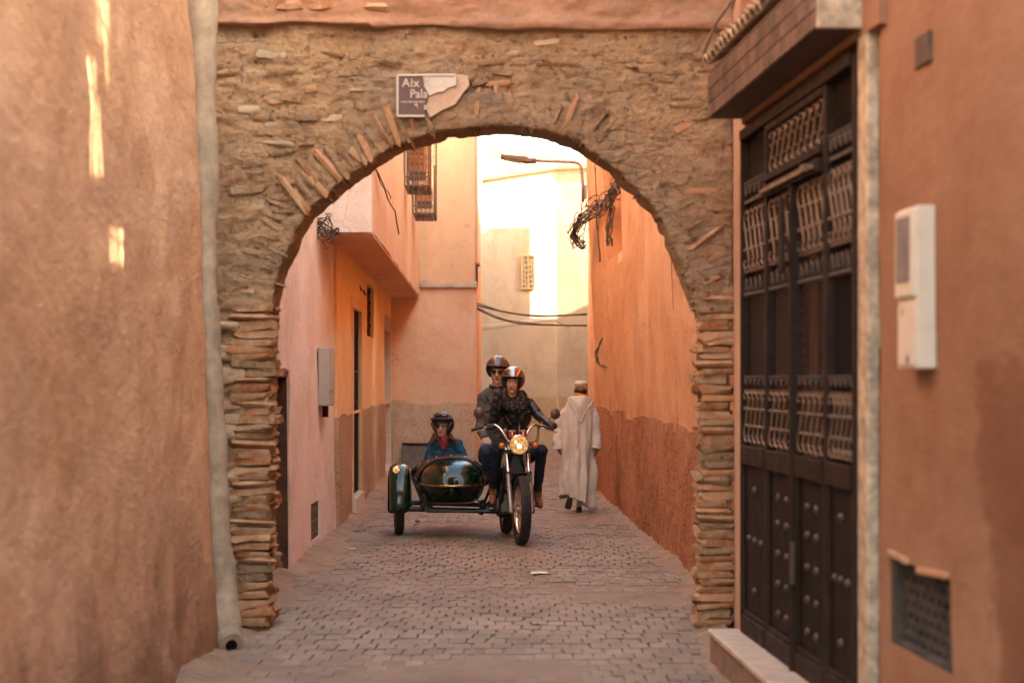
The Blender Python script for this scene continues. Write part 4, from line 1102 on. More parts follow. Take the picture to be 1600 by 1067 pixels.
# ---------------------------------------------------------------- the bright house at the end of the alley
fh = thing('cream_house', 'sunlit cream house closing the far end of the alley', 'house', (0, 42, 0))
zr = lambda px, py, Y: EYE - (py - 590) / F * Y
BY = 42.
x0_, x1_ = (700 - 800) / F * BY, (870 - 800) / F * BY
zl, zc_ = zr(700, 291, BY), zr(870, 265, BY)
L1 = x1_ - x0_
wall('wall', (x0_, BY + .02), (x1_, BY), 1.15, 7, P_CREAM, fh, side=-1, thick=.4, res=.1, amp=.012, seed=51, fine=.002, zfine=7, ztop=lambda s: zl + (zc_ - zl) * s / L1, holes=[])
wall('wall', (x1_, BY), (4.2, BY - 1.4), 1.15, 7, P_CREAM, fh, side=-1, thick=.4, res=.1, amp=.012, seed=52, fine=.002, zfine=7, ztop=lambda s: zc_ - .02 * s)
wall('roughcast_base', (x0_, BY - .01), (x1_ + .02, BY - .03), -.1, 1.17, ROUGH_CREAM, fh, side=-1, thick=.4, res=.1, amp=.02, seed=53, fine=.01)
wall('roughcast_base', (x1_ + .02, BY - .03), (4.2, BY - 1.43), -.1, 1.17, ROUGH_CREAM, fh, side=-1, thick=.4, res=.1, amp=.02, seed=54, fine=.01)
MB().beam((x0_, BY - .03, zl + .03), (x1_ + .02, BY - .05, zc_ + .03), .12, .05).build('coping', simple('coping_ochre', (.40, .24, .10), .9), fh, 0)
MB().beam((x1_ + .02, BY - .05, zc_ + .03), (4.2, BY - 1.45, zc_ - .05), .12, .05).build('coping', simple('coping_ochre', (.40, .24, .10), .9), fh, 0)
solid('roof', x0_, 5, BY + .45, BY + 8, 5.0, 5.6, P_CREAM, fh)
b = MB(); b.ell(W(897, 745, 40.6), (.9, .35, .22), 16, 8); b.build('rubble_slope', P_CREAM, fh, 180)
fw = thing('lattice_window', 'small lattice window in a yellow frame on the cream house', 'window', W(825, 425, BY))
b = MB(); zt, zb_ = zr(0, 399, BY), zr(0, 452, BY); xa, xb = (815 - 800) / F * BY, (836 - 800) / F * BY
for (ua, ub, va, vb) in ((xa, xa + .025, zb_, zt), (xb - .025, xb, zb_, zt), (xa + .026, xb - .026, zt - .025, zt), (xa + .026, xb - .026, zb_, zb_ + .025), ((xa + xb) / 2 - .012, (xa + xb) / 2 + .012, zb_ + .026, zt - .026)):
    b.box(((ua + ub) / 2, BY - .04, (va + vb) / 2), (ub - ua, .05, vb - va))
b.build('frame', M_YELLOW, fw, 0)
MB().box(((xa + xb) / 2, BY - .0, (zt + zb_) / 2), (xb - xa - .02, .04, zt - zb_ - .02)).build('pane', M_WINDG, fw, 0)
b = MB()
for i in range(1, 7): b.beam((xa, BY - .045, zb_ + (zt - zb_) * i / 7), (xb, BY - .045, zb_ + (zt - zb_) * i / 7), .012, .012)
for i in range(1, 4): b.beam((xa + (xb - xa) * i / 4 + .02, BY - .045, zb_), (xa + (xb - xa) * i / 4 - .02, BY - .045, zt), .01, .01)
for i in range(5): b.beam((xa + .02, BY - .045, zb_ + .12 * i), (xb - .02, BY - .045, zb_ + .12 * i + .16), .01, .01)
b.build('lattice', M_CREAMP, fw, 0)
bh = thing('ruined_wall', 'high weathered beige wall with putlog holes behind the cream house', 'wall', (0, 58, 0))
FY = 58.; holes_ = []
for px, py, wd_ in ((758, 262, 2), (784, 263, 2.2), (799, 264, 2.6), (805, 263.5, 2.4), (815, 267, 4), (787, 273, 2), (754, 252, 2.5)):
    holes_.append((round((px - wd_ / 2 - 640) / F * FY, 3), round((px + wd_ / 2 - 640) / F * FY, 3), round(zr(px, py + wd_ / 2, FY), 3), round(zr(px, py - wd_ / 2, FY), 3)))
wall('wall', ((640 - 800) / F * FY, FY), (4.5, FY), 0, zr(0, 230, FY), P_FAR, bh, side=-1, thick=.5, res=.12, amp=.05, seed=57, fine=.02, zfine=9, holes=holes_, ztop=lambda s: zr(0, 228, FY) - .04 * s + .05 * math.sin(s * 2.1) + .03 * math.sin(s * 5))
MB().box((0, FY + .62, 4), (9, .2, 7.6)).build('dark_backing', M_DARK, bh, 0)  # near-black sheet painted for the shade seen through the holes
an = thing('aerial', 'thin television aerial standing on the far roofline', 'aerial', W(823, 230, 58.3))
b = MB(); b.tube([W(823, 236, 58.3), W(823, 205, 58.3)], .03, 6)
for py, w_ in ((219, 2.5), (222, 3.5)): b.tube([W(823 - w_, py, 58.3), W(823 + w_, py, 58.3)], .018, 5)
b.build('mast', M_WIRE, an, 0)
an = thing('aerial', 'short aerial post standing right on the far roofline', 'aerial', W(843, 231, 58.3))
b = MB(); b.tube([W(843, 236, 58.3), W(843, 212, 58.3)], .02, 5); b.tube([W(841, 228, 58.3), W(845, 226, 58.3)], .02, 5); b.build('mast', M_WIRE, an, 0)
an = thing('aerial', 'bent aerial standing left on the far roofline', 'aerial', W(772, 228, 58.3))
b = MB(); b.tube([W(772, 234, 58.3), W(772, 222, 58.3), W(774, 221, 58.3)], .02, 5); b.tube([W(770, 226, 58.3), W(774, 224, 58.3)], .02, 5); b.build('mast', M_WIRE, an, 0)

# street lamp on the end of the terracotta wall
lp = thing('street_lamp', 'street lamp reaching over the alley from the terracotta wall', 'street lamp', W(910, 300, 26.3))
LYp = 26.3
MB().tube([W(a, c, LYp) for a, c in ((911, 316), (910.5, 290), (908.5, 265), (907, 259), (902, 255), (895, 253.5), (870, 252.5), (835, 251))], .022, 10).build('arm', M_GALV, lp, 180)
MB().box(W(912, 300, LYp) + np.array([.02, .02, 0]), (.05, .06, .2)).build('bracket', M_GALV, lp, 0, .004)
MB().prism([(W(a, c, LYp)[0], W(a, c, LYp)[2]) for a, c in ((782, 242), (794, 243.5), (824, 246), (826, 249), (838, 249), (838, 254), (823, 255), (818, 254), (782, 247.5))], TX, LYp - .12, LYp + .12).build('lamp_head', simple('lamp_brown', (.17, .10, .075), .6), lp, 0, .01)
MB().prism([(W(a, c, LYp)[0], W(a, c, LYp)[2]) for a, c in ((786, 248.2), (816, 253), (814, 255), (788, 250))], TX, LYp - .09, LYp + .09).build('diffuser', M_GREYP, lp, 0)
MB().tube([W(836, 255, LYp), W(836, 258, LYp)], .01, 6).build('drip', M_WIRE, lp, 0)

# cables
def wire(pts, r, mat, label, group='wires strung across the alley', name='cable'):
    P = [np.asarray(p, float) for p in pts]; out = []
    for i in range(len(P) - 1):
        for t in np.linspace(0, 1, 10, endpoint=False): out.append(P[i] * (1 - t) + P[i + 1] * t)
    out.append(P[-1]); O = np.array(out)
    k = np.linspace(0, 1, len(O))
    for c in range(3):
        for _ in range(6): O[1:-1, c] = (O[:-2, c] + O[2:, c] + O[1:-1, c] * 2) / 4
    b = MB(); b.tube(list(O), r, 6)
    return tag(b.build(name, mat, None, 180), label, 'cable', group)
Yl, Yr = 32.6, 27.
wire([W(744, 477, Yl), W(790, 488, 30), W(840, 495, 28.5), W(916, 491, Yr)], .016, M_WIRE, 'upper thick dark cable sagging between the salmon house and terracotta wall')
wire([W(744, 482, Yl), W(775, 497, 31), W(815, 507, 29), W(916, 509, Yr)], .013, M_WIRE, 'lower dark cable sagging to the terracotta wall')
wire([W(744, 473, Yl), W(770, 482, 31), W(800, 490, 30), W(860, 494, 28), W(916, 492, Yr)], .009, M_WIRE, 'thin dark cable just above the thick one over the alley')
wire([W(744, 480, Yl), W(765, 490, 31), W(790, 500, 30), W(850, 508, 28), W(916, 508, Yr)], .008, M_WIRE, 'thin dark cable close along the lower sagging one')
wire([W(744, 508, 41.9), W(775, 508, 41.8), W(800, 503, 41.8), W(860, 499, 41.8), W(872, 508, 41.8)], .011, M_CREAMP, 'pale cable tacked along the far cream house')
wire([W(744, 516, 41.9), W(780, 512, 41.8), W(830, 505, 41.8), W(866, 500, 41.8), W(890, 512, 41.3)], .009, M_WIREB, 'thin brown cable tacked along the far cream house')
wire([W(910, 300, 26.4), W(909, 320, 26.4), W(907, 345, 26.3)], .008, M_WIRE, 'short feed cable hanging beneath the street lamp', 'lamp cables')

def tangle(name, label, pts, n, r, spread, mat, seed, loops=0):
    t = thing(name, label, 'cables', pts[0]); g = np.random.default_rng(seed)
    for k in range(n):
        P = []; off = g.normal(0, spread, 3)
        L_ = len(pts) * 5; q = np.array(pts, float)
        for i in range(L_):
            s = i / (L_ - 1) * (len(pts) - 1); a = int(min(s, len(pts) - 2)); fr = s - a
            P.append(q[a] * (1 - fr) + q[a + 1] * fr + off * .6 + spread * np.array([fbm(np.array([[s * 1.1, k * 3.1, c]]), octv=2, seed=seed)[0] for c in range(3)]) * 1.3)
        MB().tube(P, r * g.uniform(.7, 1.2), 5).build('cable', mat if k % 3 else M_WIREB, t, 180)
    for k in range(loops):
        c = q[int(g.integers(len(q)))] + g.normal(0, spread, 3); rr = g.uniform(.5, 1.6) * spread * 1.6
        a, b_, d_ = frame_of(g.normal(0, 1, 3))
        MB().tube([c + rr * (a * math.cos(s) + b_ * math.sin(s)) for s in np.linspace(0, g.uniform(4, 6.2), 14)], r * .8, 5).build('cable', mat if k % 2 else M_WIREB, t, 180)
    return t
YC = 22.4
tangle('cable_bundle', 'thick tangled bundle of brown cables on the terracotta wall', [W(897, 372, 25.6), W(900, 355, 25.4), W(912, 338, 25), W(930, 328, 24), W(948, 318, 22.8), W(955, 300, 22.3), W(966, 285, 21.8), W(976, 292, 21.4)], 14, .0085, .055, M_WIRE, 5, 14)
tangle('cable_coil', 'coiled cables hanging off the corner of the terracotta wall', [W(912, 338, 25.2), W(900, 350, 25.3), W(896, 368, 25.4), W(904, 381, 25.4), W(914, 382, 25.3)], 6, .010, .03, M_WIRE, 9, 3)
tangle('hanging_cables', 'cut cable ends hanging down the niche of the terracotta wall', [W(954, 316, 22.6), W(952, 340, 22.6), W(951, 362, 22.6), W(951, 382, 22.6)], 8, .009, .032, M_WIRE, 14, 0)
tangle('loose_wire', 'thin loose wire loop on the middle of the terracotta wall', [W(942, 528, 24.6), W(936, 538, 24.6), W(931, 555, 24.7), W(934, 568, 24.7), W(943, 573, 24.3), W(952, 574, 23.6)], 3, .008, .012, M_WIRE, 19, 1)
MB_ = tangle('wall_wire', 'thin wire running down the end of the terracotta wall', [W(929, 260, 24.6), W(931, 300, 24.55), W(933, 345, 24.5), W(935, 380, 24.4), W(936, 410, 24.4)], 2, .009, .012, M_WIREB, 23, 0)
tangle('cable_bundle', 'knot of dark cables above the pink wall under the arch', [W(487, 352, 17.7), W(496, 360, 17.7), W(502, 352, 17.7), W(512, 364, 17.7), W(525, 366, 17.7), W(508, 372, 17.7)], 8, .006, .045, M_WIRE, 31, 12)
tangle('wall_wire', 'dark wire running down the corner of the orange house', [W(511, 380, 19.4), W(518, 397, 19.45), W(519, 430, 19.4), W(518, 470, 19.4), W(519, 520, 19.4)], 2, .010, .012, M_WIRE, 37, 0)
tangle('wall_wire', 'short branch of wire on the orange house below the overhang', [W(518, 400, 19.6), W(528, 408, 20.3), W(540, 418, 21.1)], 2, .010, .006, M_WIREB, 38, 0)
tangle('wall_wire', 'long crooked wire down the orange overhang', [W(585, 262, 18.3), W(596, 285, 18.8), W(606, 312, 19.6), W(618, 330, 20.4), W(624, 366, 21.0)], 1, .010, .006, M_WIREB, 39, 0)
tangle('wall_wire', 'short crooked wire beside the long one on the overhang', [W(588, 264, 18.5), W(598, 290, 19.0), W(608, 300, 19.7), W(611, 310, 19.9)], 1, .008, .006, M_WIREB, 40, 0)

# litter
def scrap(label, px, py, wd_, dp_, mat=None, hh=.006, seed=0):
    Y = EYE * F / (py - 590); c = W(px, py, Y); g = np.random.default_rng(seed)
    xs = np.linspace(-.5, .5, 6); v = np.array([(x * wd_, y * dp_, 0) for y in xs for x in xs]) + 0
    v[:, 2] = .004 + hh * (1 + fbm(v + seed, (18, 18, 1), 2, seed)); v[:, :2] += g.normal(0, min(wd_, dp_) * .06, (36, 2))
    f = [(j * 6 + i, j * 6 + i + 1, j * 6 + i + 7, j * 6 + i + 6) for j in range(5) for i in range(5)]
    v, f = thicken(v, f, (0, 0, -.003))
    o = raw('litter', v + c + np.array([0, 0, .006]), f, mat or M_PAPER, None, smooth=0)
    return tag(o, label, 'litter', 'litter on the paving')
scrap('crumpled white paper scrap lying in front of the motorcycle', 843, 897, .13, .15, seed=1)
scrap('tiny white scrap on the paving right of the paper', 965, 906, .03, .04, seed=2)
scrap('pale scrap at the foot of the pink wall', 550, 859, .06, .07, seed=3)
scrap('brown leaf lying beneath the sidecar', 652, 818, .05, .1, M_WOOD, .02, seed=7)
scrap('dark pebble sized crumb on the near paving', 837, 980, .05, .05, M_WIRE, .02, seed=8)
# ---------------------------------------------------------------- motorcycle with sidecar
M_TYRE = simple('tyre_rubber', (.030, .024, .021), .75, 0, .3, .3, 40, .2, dirt=(.10, .07, .055))
M_CHROME = simple('chrome', (.70, .62, .56), .12, 1.0, .5, .06, 10, .02)
M_ALU = simple('brushed_alloy', (.34, .29, .265), .38, .85, .5, .1, 20, .05)
M_BLACK = simple('black_paint', (.012, .009, .008), .38, 0, .5, .2, 10, .03)
M_ENGINE = simple('engine_alloy', (.13, .11, .10), .45, .7, .5, .3, 20, .1)
M_GREEN = simple('dark_green_lacquer', (.004, .015, .0065), .2, 0, .42, .1, 5, .0, Coat_Weight=.15, Coat_Roughness=.05)
M_GOLD = simple('brass_trim', (.42, .25, .10), .25, 1.0, .5, .15)
M_CREAMT = simple('cream_tank', (.52, .44, .30), .2, 0, .5, .08, 5, .0, Coat_Weight=.5, Coat_Roughness=.08)
M_LEATHB = simple('brown_hood_leather', (.060, .027, .022), .5, 0, .35, .3, 25, .3)
M_SEAT = simple('seat_leather', (.03, .018, .014), .5, 0, .35, .3, 25, .3)
M_AMBER = simple('amber_lens', (.62, .17, .02), .15, 0, .5, .1, 30, .2)
M_TINTCHROME = simple('copper_tinted_chrome', (.45, .20, .14), .18, 1.0, .5, .1)  # chrome tinted copper, its warm reflections put into the colour
M_MIRB = simple('mirror_back_brown', (.10, .045, .035), .3, 0, .5, .15)
def glow_lens():
    N = NT('headlamp_glass')
    vor = N.n('TexVoronoi', {'Vector': N.pos, 'Scale': 62.0}).outputs['Distance']
    col = N.ramp(vor, [(.1, (.85, .60, .33)), (.6, (.36, .18, .07))])
    b = N.n('BsdfPrincipled', {'Base Color': col, 'Roughness': .12, 'Metallic': .6, 'Emission Color': col, 'Emission Strength': .12})
    N.t.links.new(b.outputs[0], N.out.inputs[0]); return N.mat
M_LAMP = glow_lens()
M_BULB = NT('bulb'); _b = M_BULB.n('Emission', {'Color': (1, .72, .35, 1), 'Strength': 1.1}); M_BULB.t.links.new(_b.outputs[0], M_BULB.out.inputs[0]); M_BULB = M_BULB.mat

BF = np.array([.074, 17.78, 0.]); BROT = rotz(R(5.5))
B_ = lambda x, y, z: BF + BROT @ np.array([x, y, z], float)
STEER = R(3.5)
def FA(x, y, z):
    q = rotz(STEER) @ np.array([x, y - .2, 0.]); return B_(q[0], q[1] + .2, z)
bike = thing('sidecar_motorcycle', 'vintage motorcycle with a glossy dark green sidecar in the alley', 'motorcycle', BF + np.array([-.5, .7, 0]), R(5.5))
WR_ = .335
def wheel(name, T, rad, wid, spokes=True, tread=True):
    hw = wid / 2
    prof = [(-hw * .62, rad - wid * .95), (-hw * .95, rad - wid * .6), (-hw, rad - wid * .38), (-hw * .86, rad - wid * .13), (-hw * .5, rad - .012), (0, rad - .006), (hw * .5, rad - .012), (hw * .86, rad - wid * .13), (hw, rad - wid * .38), (hw * .95, rad - wid * .6), (hw * .62, rad - wid * .95)]
    b = MB(); b.lathe(prof, T, 48, closed=False); w_ = b.build('tyre', M_TYRE, bike, 180)
    if tread:
        b = MB(); n = 58
        for k in range(n):
            for (x0, x1, dr, sh) in ((-.95, -.62, -.018, .0), (-.52, -.18, -.002, .5), (-.12, .12, .003, 0), (.18, .52, -.002, .5), (.62, .95, -.018, .0)):
                t0 = 2 * math.pi * (k + sh) / n; t1 = t0 + 2 * math.pi / n * .68
                q = []
                for r_ in (rad - .03, rad - .001 + dr):
                    for (x, t) in ((x0, t0), (x1, t0), (x1, t1), (x0, t1)): q.append(T(x * hw, r_ * math.cos(t), r_ * math.sin(t)))
                b.hexa(q)
        tr = b.build('tread', M_TYRE, w_, 0); tr['kind'] = 'stuff'
    rr = rad - wid * .92
    b = MB(); b.lathe([(-hw * .72, rr + .012), (-hw * .72, rr - .004), (-hw * .4, rr - .012), (0, rr - .02), (hw * .4, rr - .012), (hw * .72, rr - .004), (hw * .72, rr + .012), (0, rr)], T, 48, closed=True); b.build('rim', M_CHROME, bike, 180)
    b = MB()
    for k in range(36):
        t = 2 * math.pi * k / 36; sgn = 1 if k % 2 else -1; t2 = t + .5 * (1 if (k // 2) % 2 else -1)
        b.tube([T(sgn * .028, .045 * math.cos(t2), .045 * math.sin(t2)), T(0, (rr - .015) * math.cos(t), (rr - .015) * math.sin(t))], .0018, 4)
    b.build('spokes', M_CHROME, bike, 0)
    b = MB(); b.lathe([(-.05, .0), (-.05, .03), (-.035, .035), (-.03, .055), (.03, .055), (.035, .035), (.05, .03), (.05, 0)], T, 20); b.build('hub', M_ALU, bike, 40)
LEAN = R(2.2)
def Tf(x, u, v):
    z = v + WR_; return FA(x * math.cos(LEAN) + 0.0 + (z - .0) * math.sin(LEAN) * .35, u, z - 0 * x)
wheel('front_wheel', Tf, WR_, .098)
wheel('rear_wheel', lambda x, u, v: B_(x, 1.40 + u, v + .325), .325, .105)
SWX, SWY = -1.11, 1.28
SW = lambda x, u, v: B_(SWX + x, SWY + u, v + .325)
wheel('sidecar_wheel', SW, .325, .092)
# fork
def fork_pt(s, t):    # t 0 at axle, 1 at the triple clamp
    return FA(s * .102, -.035 + .30 * t, .335 + .585 * t)
for s in (-1, 1):
    b = MB(); d0, d1 = fork_pt(s, -.045), fork_pt(s, .56)
    b.tube([d0, fork_pt(s, -.02), fork_pt(s, .1), fork_pt(s, .54), d1], [.02, .029, .025, .025, .029], 14)
    lw_ = b.build('fork_leg', M_ALU, bike, 60)
    MB().tube([fork_pt(s, .55), fork_pt(s, 1.08)], .0175, 12).build('stanchion', M_CHROME, lw_, 60)
    MB().tube([fork_pt(s, .555), fork_pt(s, .60)], .028, 12).build('dust_seal', M_BLACK, lw_, 40)
    MB().tube([FA(s * .04, -.03, .335), FA(s * .125, -.03, .335)], .016, 8).build('axle_nut', M_CHROME, lw_, 40)
    MB().box(FA(s * .102, .1, .60), (.02, .045, .03)).build('caliper_lug', M_ALU, lw_, 0, .003)
b = MB(); b.box(FA(0, .255, .885), (.25, .07, .035), rotz(R(5.5) + STEER)); b.box(FA(0, .305, .965), (.26, .08, .028), rotz(R(5.5) + STEER)); b.tube([FA(0, .24, .86), FA(0, .33, 1.0)], .03, 10); b.build('triple_clamp', M_BLACK, bike, 30, .004)
# front mudguard
def guard(name, T, r, hw, a0, a1, mat, parent, depth=.02, th=.004, n=28, skirt=0.):
    v = []; f = []; m = 9
    for i in range(n + 1):
        t = a0 + (a1 - a0) * i / n
        for j in range(m):
            x = -1 + 2 * j / (m - 1); dr = -depth * abs(x) ** 3
            rr = r + dr - (skirt * max(0, abs(x) - .86) / .14 if skirt else 0)
            v.append(T(x * hw * (1 if abs(x) < .99 else 1), rr * math.cos(t), rr * math.sin(t)))
    for i in range(n):
        for j in range(m - 1): f.append((i * m + j, i * m + j + 1, (i + 1) * m + j + 1, (i + 1) * m + j))
    v = np.array(v); c = T(0, 0, 0); off = (c - v); off /= np.linalg.norm(off, axis=1, keepdims=True)
    v2, f2 = thicken(v, f, off * th)
    b = MB(); b.add(v2, f2); return b.build(name, mat, parent, 50)
guard('front_mudguard', Tf, .362, .062, R(15), R(97), M_BLACK, bike, .018)
b = MB(); b.tube([Tf(-.06, .36 * math.cos(R(100)), .36 * math.sin(R(100))), fork_pt(-1, .42)], .006, 6); b.tube([Tf(.06, .36 * math.cos(R(100)), .36 * math.sin(R(100))), fork_pt(1, .42)], .006, 6); b.build('mudguard_stay', M_BLACK, bike, 60)
# headlamp
HL = FA(0, .125, .955)
fwd = BROT @ rotz(STEER) @ np.array([0, -1., -.04]); fa, fb, fd = frame_of(fwd)
TH = lambda x, u, v: HL + fd * x + fa * u + fb * v
b = MB(); b.lathe([(-.15, 0), (-.145, .03), (-.11, .068), (-.05, .088), (.0, .092)], TH, 32); hl = b.build('headlamp', M_BLACK, bike, 60)
MB().lathe([(-.002, .09), (.0, .098), (.014, .098), (.022, .09), (.012, .086), (-.002, .086)], TH, 32, closed=True).build('rim', M_CHROME, hl, 60)
MB().lathe([(.004, .0872), (.012, .07), (.02, .04), (.023, 0)], TH, 32).build('glass', M_LAMP, hl, 180)
MB().ell(TH(.02, 0, -.012), (.022, .012, .022), 10, 6).build('bulb', M_BULB, hl, 180)
for s in (-1, 1):
    MB().tube([FA(s * .1, .23, .955), FA(s * .09, .15, .957)], .012, 8).build('bracket', M_CHROME, hl, 40)
    MB().tube([FA(s * .09, .16, .955), FA(s * .145, .155, .945)], .009, 8).build('indicator_stalk', M_BLACK, bike, 40)
    ic = FA(s * .165, .14, .945); b = MB()
    b.lathe([(-.03, 0), (-.028, .018), (-.012, .028), (0, .03)], lambda x, u, v: ic + fd * x + fa * u + fb * v, 16); ind = b.build('indicator', M_BLACK, bike, 50)
    b = MB(); b.lathe([(0, .029), (.012, .026), (.02, .014), (.022, 0)], lambda x, u, v: ic + fd * x + fa * u + fb * v, 16); b.build('lens', M_AMBER, ind, 180)
# instruments
for s in (-1, 1):
    c0 = FA(s * .054, .19, 1.015); up = np.array([0, .28, 1.]); up /= np.linalg.norm(up); ga, gb_, gd_ = frame_of(BROT @ up)
    TG = lambda x, u, v: c0 + gd_ * x + ga * u + gb_ * v
    MB().lathe([(0, 0), (.0, .034), (.055, .036), (.06, .038), (.072, .038), (.075, .032), (.07, 0)], TG, 24).build('instrument', M_TINTCHROME if s < 0 else M_TINTCHROME, bike, 40)
    MB().lathe([(.058, .037), (.06, .040), (.072, .040), (.074, .036)], TG, 24, closed=True).build('instrument_ring', M_CHROME, bike, 40)
MB().box(FA(0, .2, 1.0), (.16, .05, .012)).build('instrument_bracket', M_BLACK, bike, 0, .002)
# handlebar
def smooth_path(P, n=8):
    P = [np.asarray(p, float) for p in P]; Q = [P[0]] + P + [P[-1]]; o = []
    for i in range(1, len(Q) - 2):
        for k in range(n):
            t = k / n; p0, p1, p2, p3 = Q[i - 1], Q[i], Q[i + 1], Q[i + 2]
            o.append(.5 * ((2 * p1) + (-p0 + p2) * t + (2 * p0 - 5 * p1 + 4 * p2 - p3) * t * t + (-p0 + 3 * p1 - 3 * p2 + p3) * t ** 3))
    o.append(P[-1]); return o
HB = [FA(-.40, .52, 1.085), FA(-.27, .45, 1.115), FA(-.19, .40, 1.135), FA(-.13, .35, 1.08), FA(-.075, .31, .985), FA(0, .305, .98), FA(.075, .31, .985), FA(.13, .35, 1.08), FA(.19, .40, 1.135), FA(.27, .45, 1.115), FA(.40, .52, 1.085)]
MB().tube(smooth_path(HB), .0125, 10).build('handlebar', M_CHROME, bike, 60)
for s in (-1, 1):
    g0, g1 = FA(s * .405, .522, 1.083), FA(s * .29, .461, 1.112)
    MB().tube([g0, g1], .0175, 10).build('grip', M_BLACK, bike, 60)
    MB().tube(smooth_path([FA(s * .265, .42, 1.108), FA(s * .31, .40, 1.095), FA(s * .40, .435, 1.07), FA(s * .43, .46, 1.06)]), .006, 6).build('lever', M_CHROME, bike, 60)
    mc = FA(s * .405 - (-.005 if s > 0 else -.05), .40, 1.256 if s < 0 else 1.245)
    MB().tube(smooth_path([FA(s * .25, .44, 1.12), FA(s * .27, .43, 1.16), FA(s * .345, .41, 1.19), mc + np.array([-s * .005, -.02, .01])]), .006, 6).build('mirror_stem', M_CHROME, bike, 60)
    ma, mb_, md_ = frame_of(BROT @ np.array([s * .25, -1., .05]))
    MB().lathe([(.022, 0), (.018, .03), (.006, .05), (-.004, .054), (-.008, .05), (-.008, 0)], lambda x, u, v: mc + md_ * x + ma * u * .95 + mb_ * v * 1.02, 24).build('mirror', M_MIRB, bike, 60)
MB().box(FA(-.235, .415, 1.125), (.07, .06, .045)).build('brake_reservoir', M_BLACK, bike, 0, .006)
for k, (x0, x1) in enumerate(((-.24, -.04), (-.25, -.06), (.24, .05), (.25, .02))):
    MB().tube(smooth_path([FA(x0, .43, 1.12), FA(x0 * .85, .33, 1.03 - .02 * k), FA(x1 * 2, .24, .95), FA(x1, .3, .82)]), .005, 5).build('control_cable', M_BLACK, bike, 180)
# tank, seat, frame, engine
def loft(name, secs, mat, parent, n=20, pw=2.4, T=B_, smooth=60):
    """secs of (y, cx, cz, half width, half height)"""
    v = []; f = []; k = len(secs)
    for (y, cx, cz, hw, hh) in secs:
        for j in range(n):
            t = 2 * math.pi * j / n; c, s = math.cos(t), math.sin(t)
            v.append(T(cx + hw * np.sign(c) * abs(c) ** (2 / pw), y, cz + hh * np.sign(s) * abs(s) ** (2 / pw)))
    for i in range(k - 1):
        for j in range(n): f.append((i * n + j, i * n + (j + 1) % n, (i + 1) * n + (j + 1) % n, (i + 1) * n + j))
    f += [tuple(range(n)), tuple(reversed([(k - 1) * n + j for j in range(n)]))]
    b = MB(); b.add(v, f); return b.build(name, mat, parent, smooth)
loft('fuel_tank', [(.44, 0, .85, .05, .06), (.46, 0, .83, .12, .10), (.52, 0, .83, .165, .13), (.6, 0, .83, .168, .13), (.74, 0, .84, .12, .10), (.86, 0, .82, .08, .07), (.9, 0, .81, .04, .04)], M_CREAMT, bike)
MB().lathe([(0, 0), (0, .03), (.02, .032), (.025, 0)], lambda x, u, v: B_(u, .52 + v, .975 + x), 16).build('filler_cap', M_CHROME, bike)
loft('seat', [(.82, 0, .775, .10, .05), (.9, 0, .78, .13, .06), (1.1, 0, .785, .14, .06), (1.3, 0, .80, .145, .065), (1.55, 0, .80, .13, .06), (1.62, 0, .79, .09, .04)], M_SEAT, bike)
b = MB()
for s in (-1, 1):
    b.tube([B_(s * .03, .33, .9), B_(s * .11, .5, .58), B_(s * .12, .62, .27), B_(s * .12, 1.0, .26), B_(s * .13, 1.4, .325)], .016, 8)
    b.tube([B_(s * .05, .36, .86), B_(s * .1, .9, .74), B_(s * .12, 1.6, .74)], .015, 8)
    b.tube([B_(s * .12, 1.0, .28), B_(s * .11, .95, .74)], .014, 8)
    b.tube([B_(s * .14, 1.38, .33), B_(s * .13, 1.3, .73)], .022, 8)
b.build('frame', M_BLACK, bike, 60)
eng = MB(); eng.box(B_(0, .78, .36), (.27, .42, .2), BROT); eng.build('engine', M_ENGINE, bike, 0, .02)
eng = [o for o in bike.children if o.name.startswith('engine')][0]
b = MB()
for k in range(9): b.box(B_(0, .62 - k * .006, .49 + k * .027), (.215, .18, .012), BROT @ rotx(-.2))
b.build('cylinder_fins', M_ENGINE, eng, 0, .002)
MB().tube([B_(0, .63, .46), B_(0, .57, .74)], .075, 16).build('cylinder', M_ENGINE, eng, 60)
for s in (-1, 1): MB().lathe([(0, 0), (.0, .09), (.03, .085), (.045, .06), (.05, 0)], lambda x, u, v, s=s: B_(s * (.135 + x), .86 + u, .35 + v), 20).build('engine_cover', M_ALU, eng, 50)
MB().tube(smooth_path([B_(.06, .55, .66), B_(.10, .46, .6), B_(.13, .46, .4), B_(.15, .6, .28), B_(.17, 1.0, .26), B_(.18, 1.75, .3)]), [.02] * 33 + [.03] * 8, 10).build('exhaust_pipe', M_CHROME, bike, 60)
guard('rear_mudguard', lambda x, u, v: B_(x, 1.40 + u, v + .325), .36, .075, R(-30), R(150), M_BLACK, bike, .02)
b = MB()
for s in (-1, 1): b.tube([B_(s * .14, .9, .31), B_(s * .27, .88, .31)], .012, 8)
b.build('footpegs' if False else 'footpeg', M_BLACK, bike, 60)
MB().box(B_(0, .43, .76), (.15, .05, .22), BROT).build('horn', M_BLACK, bike, 0, .01)

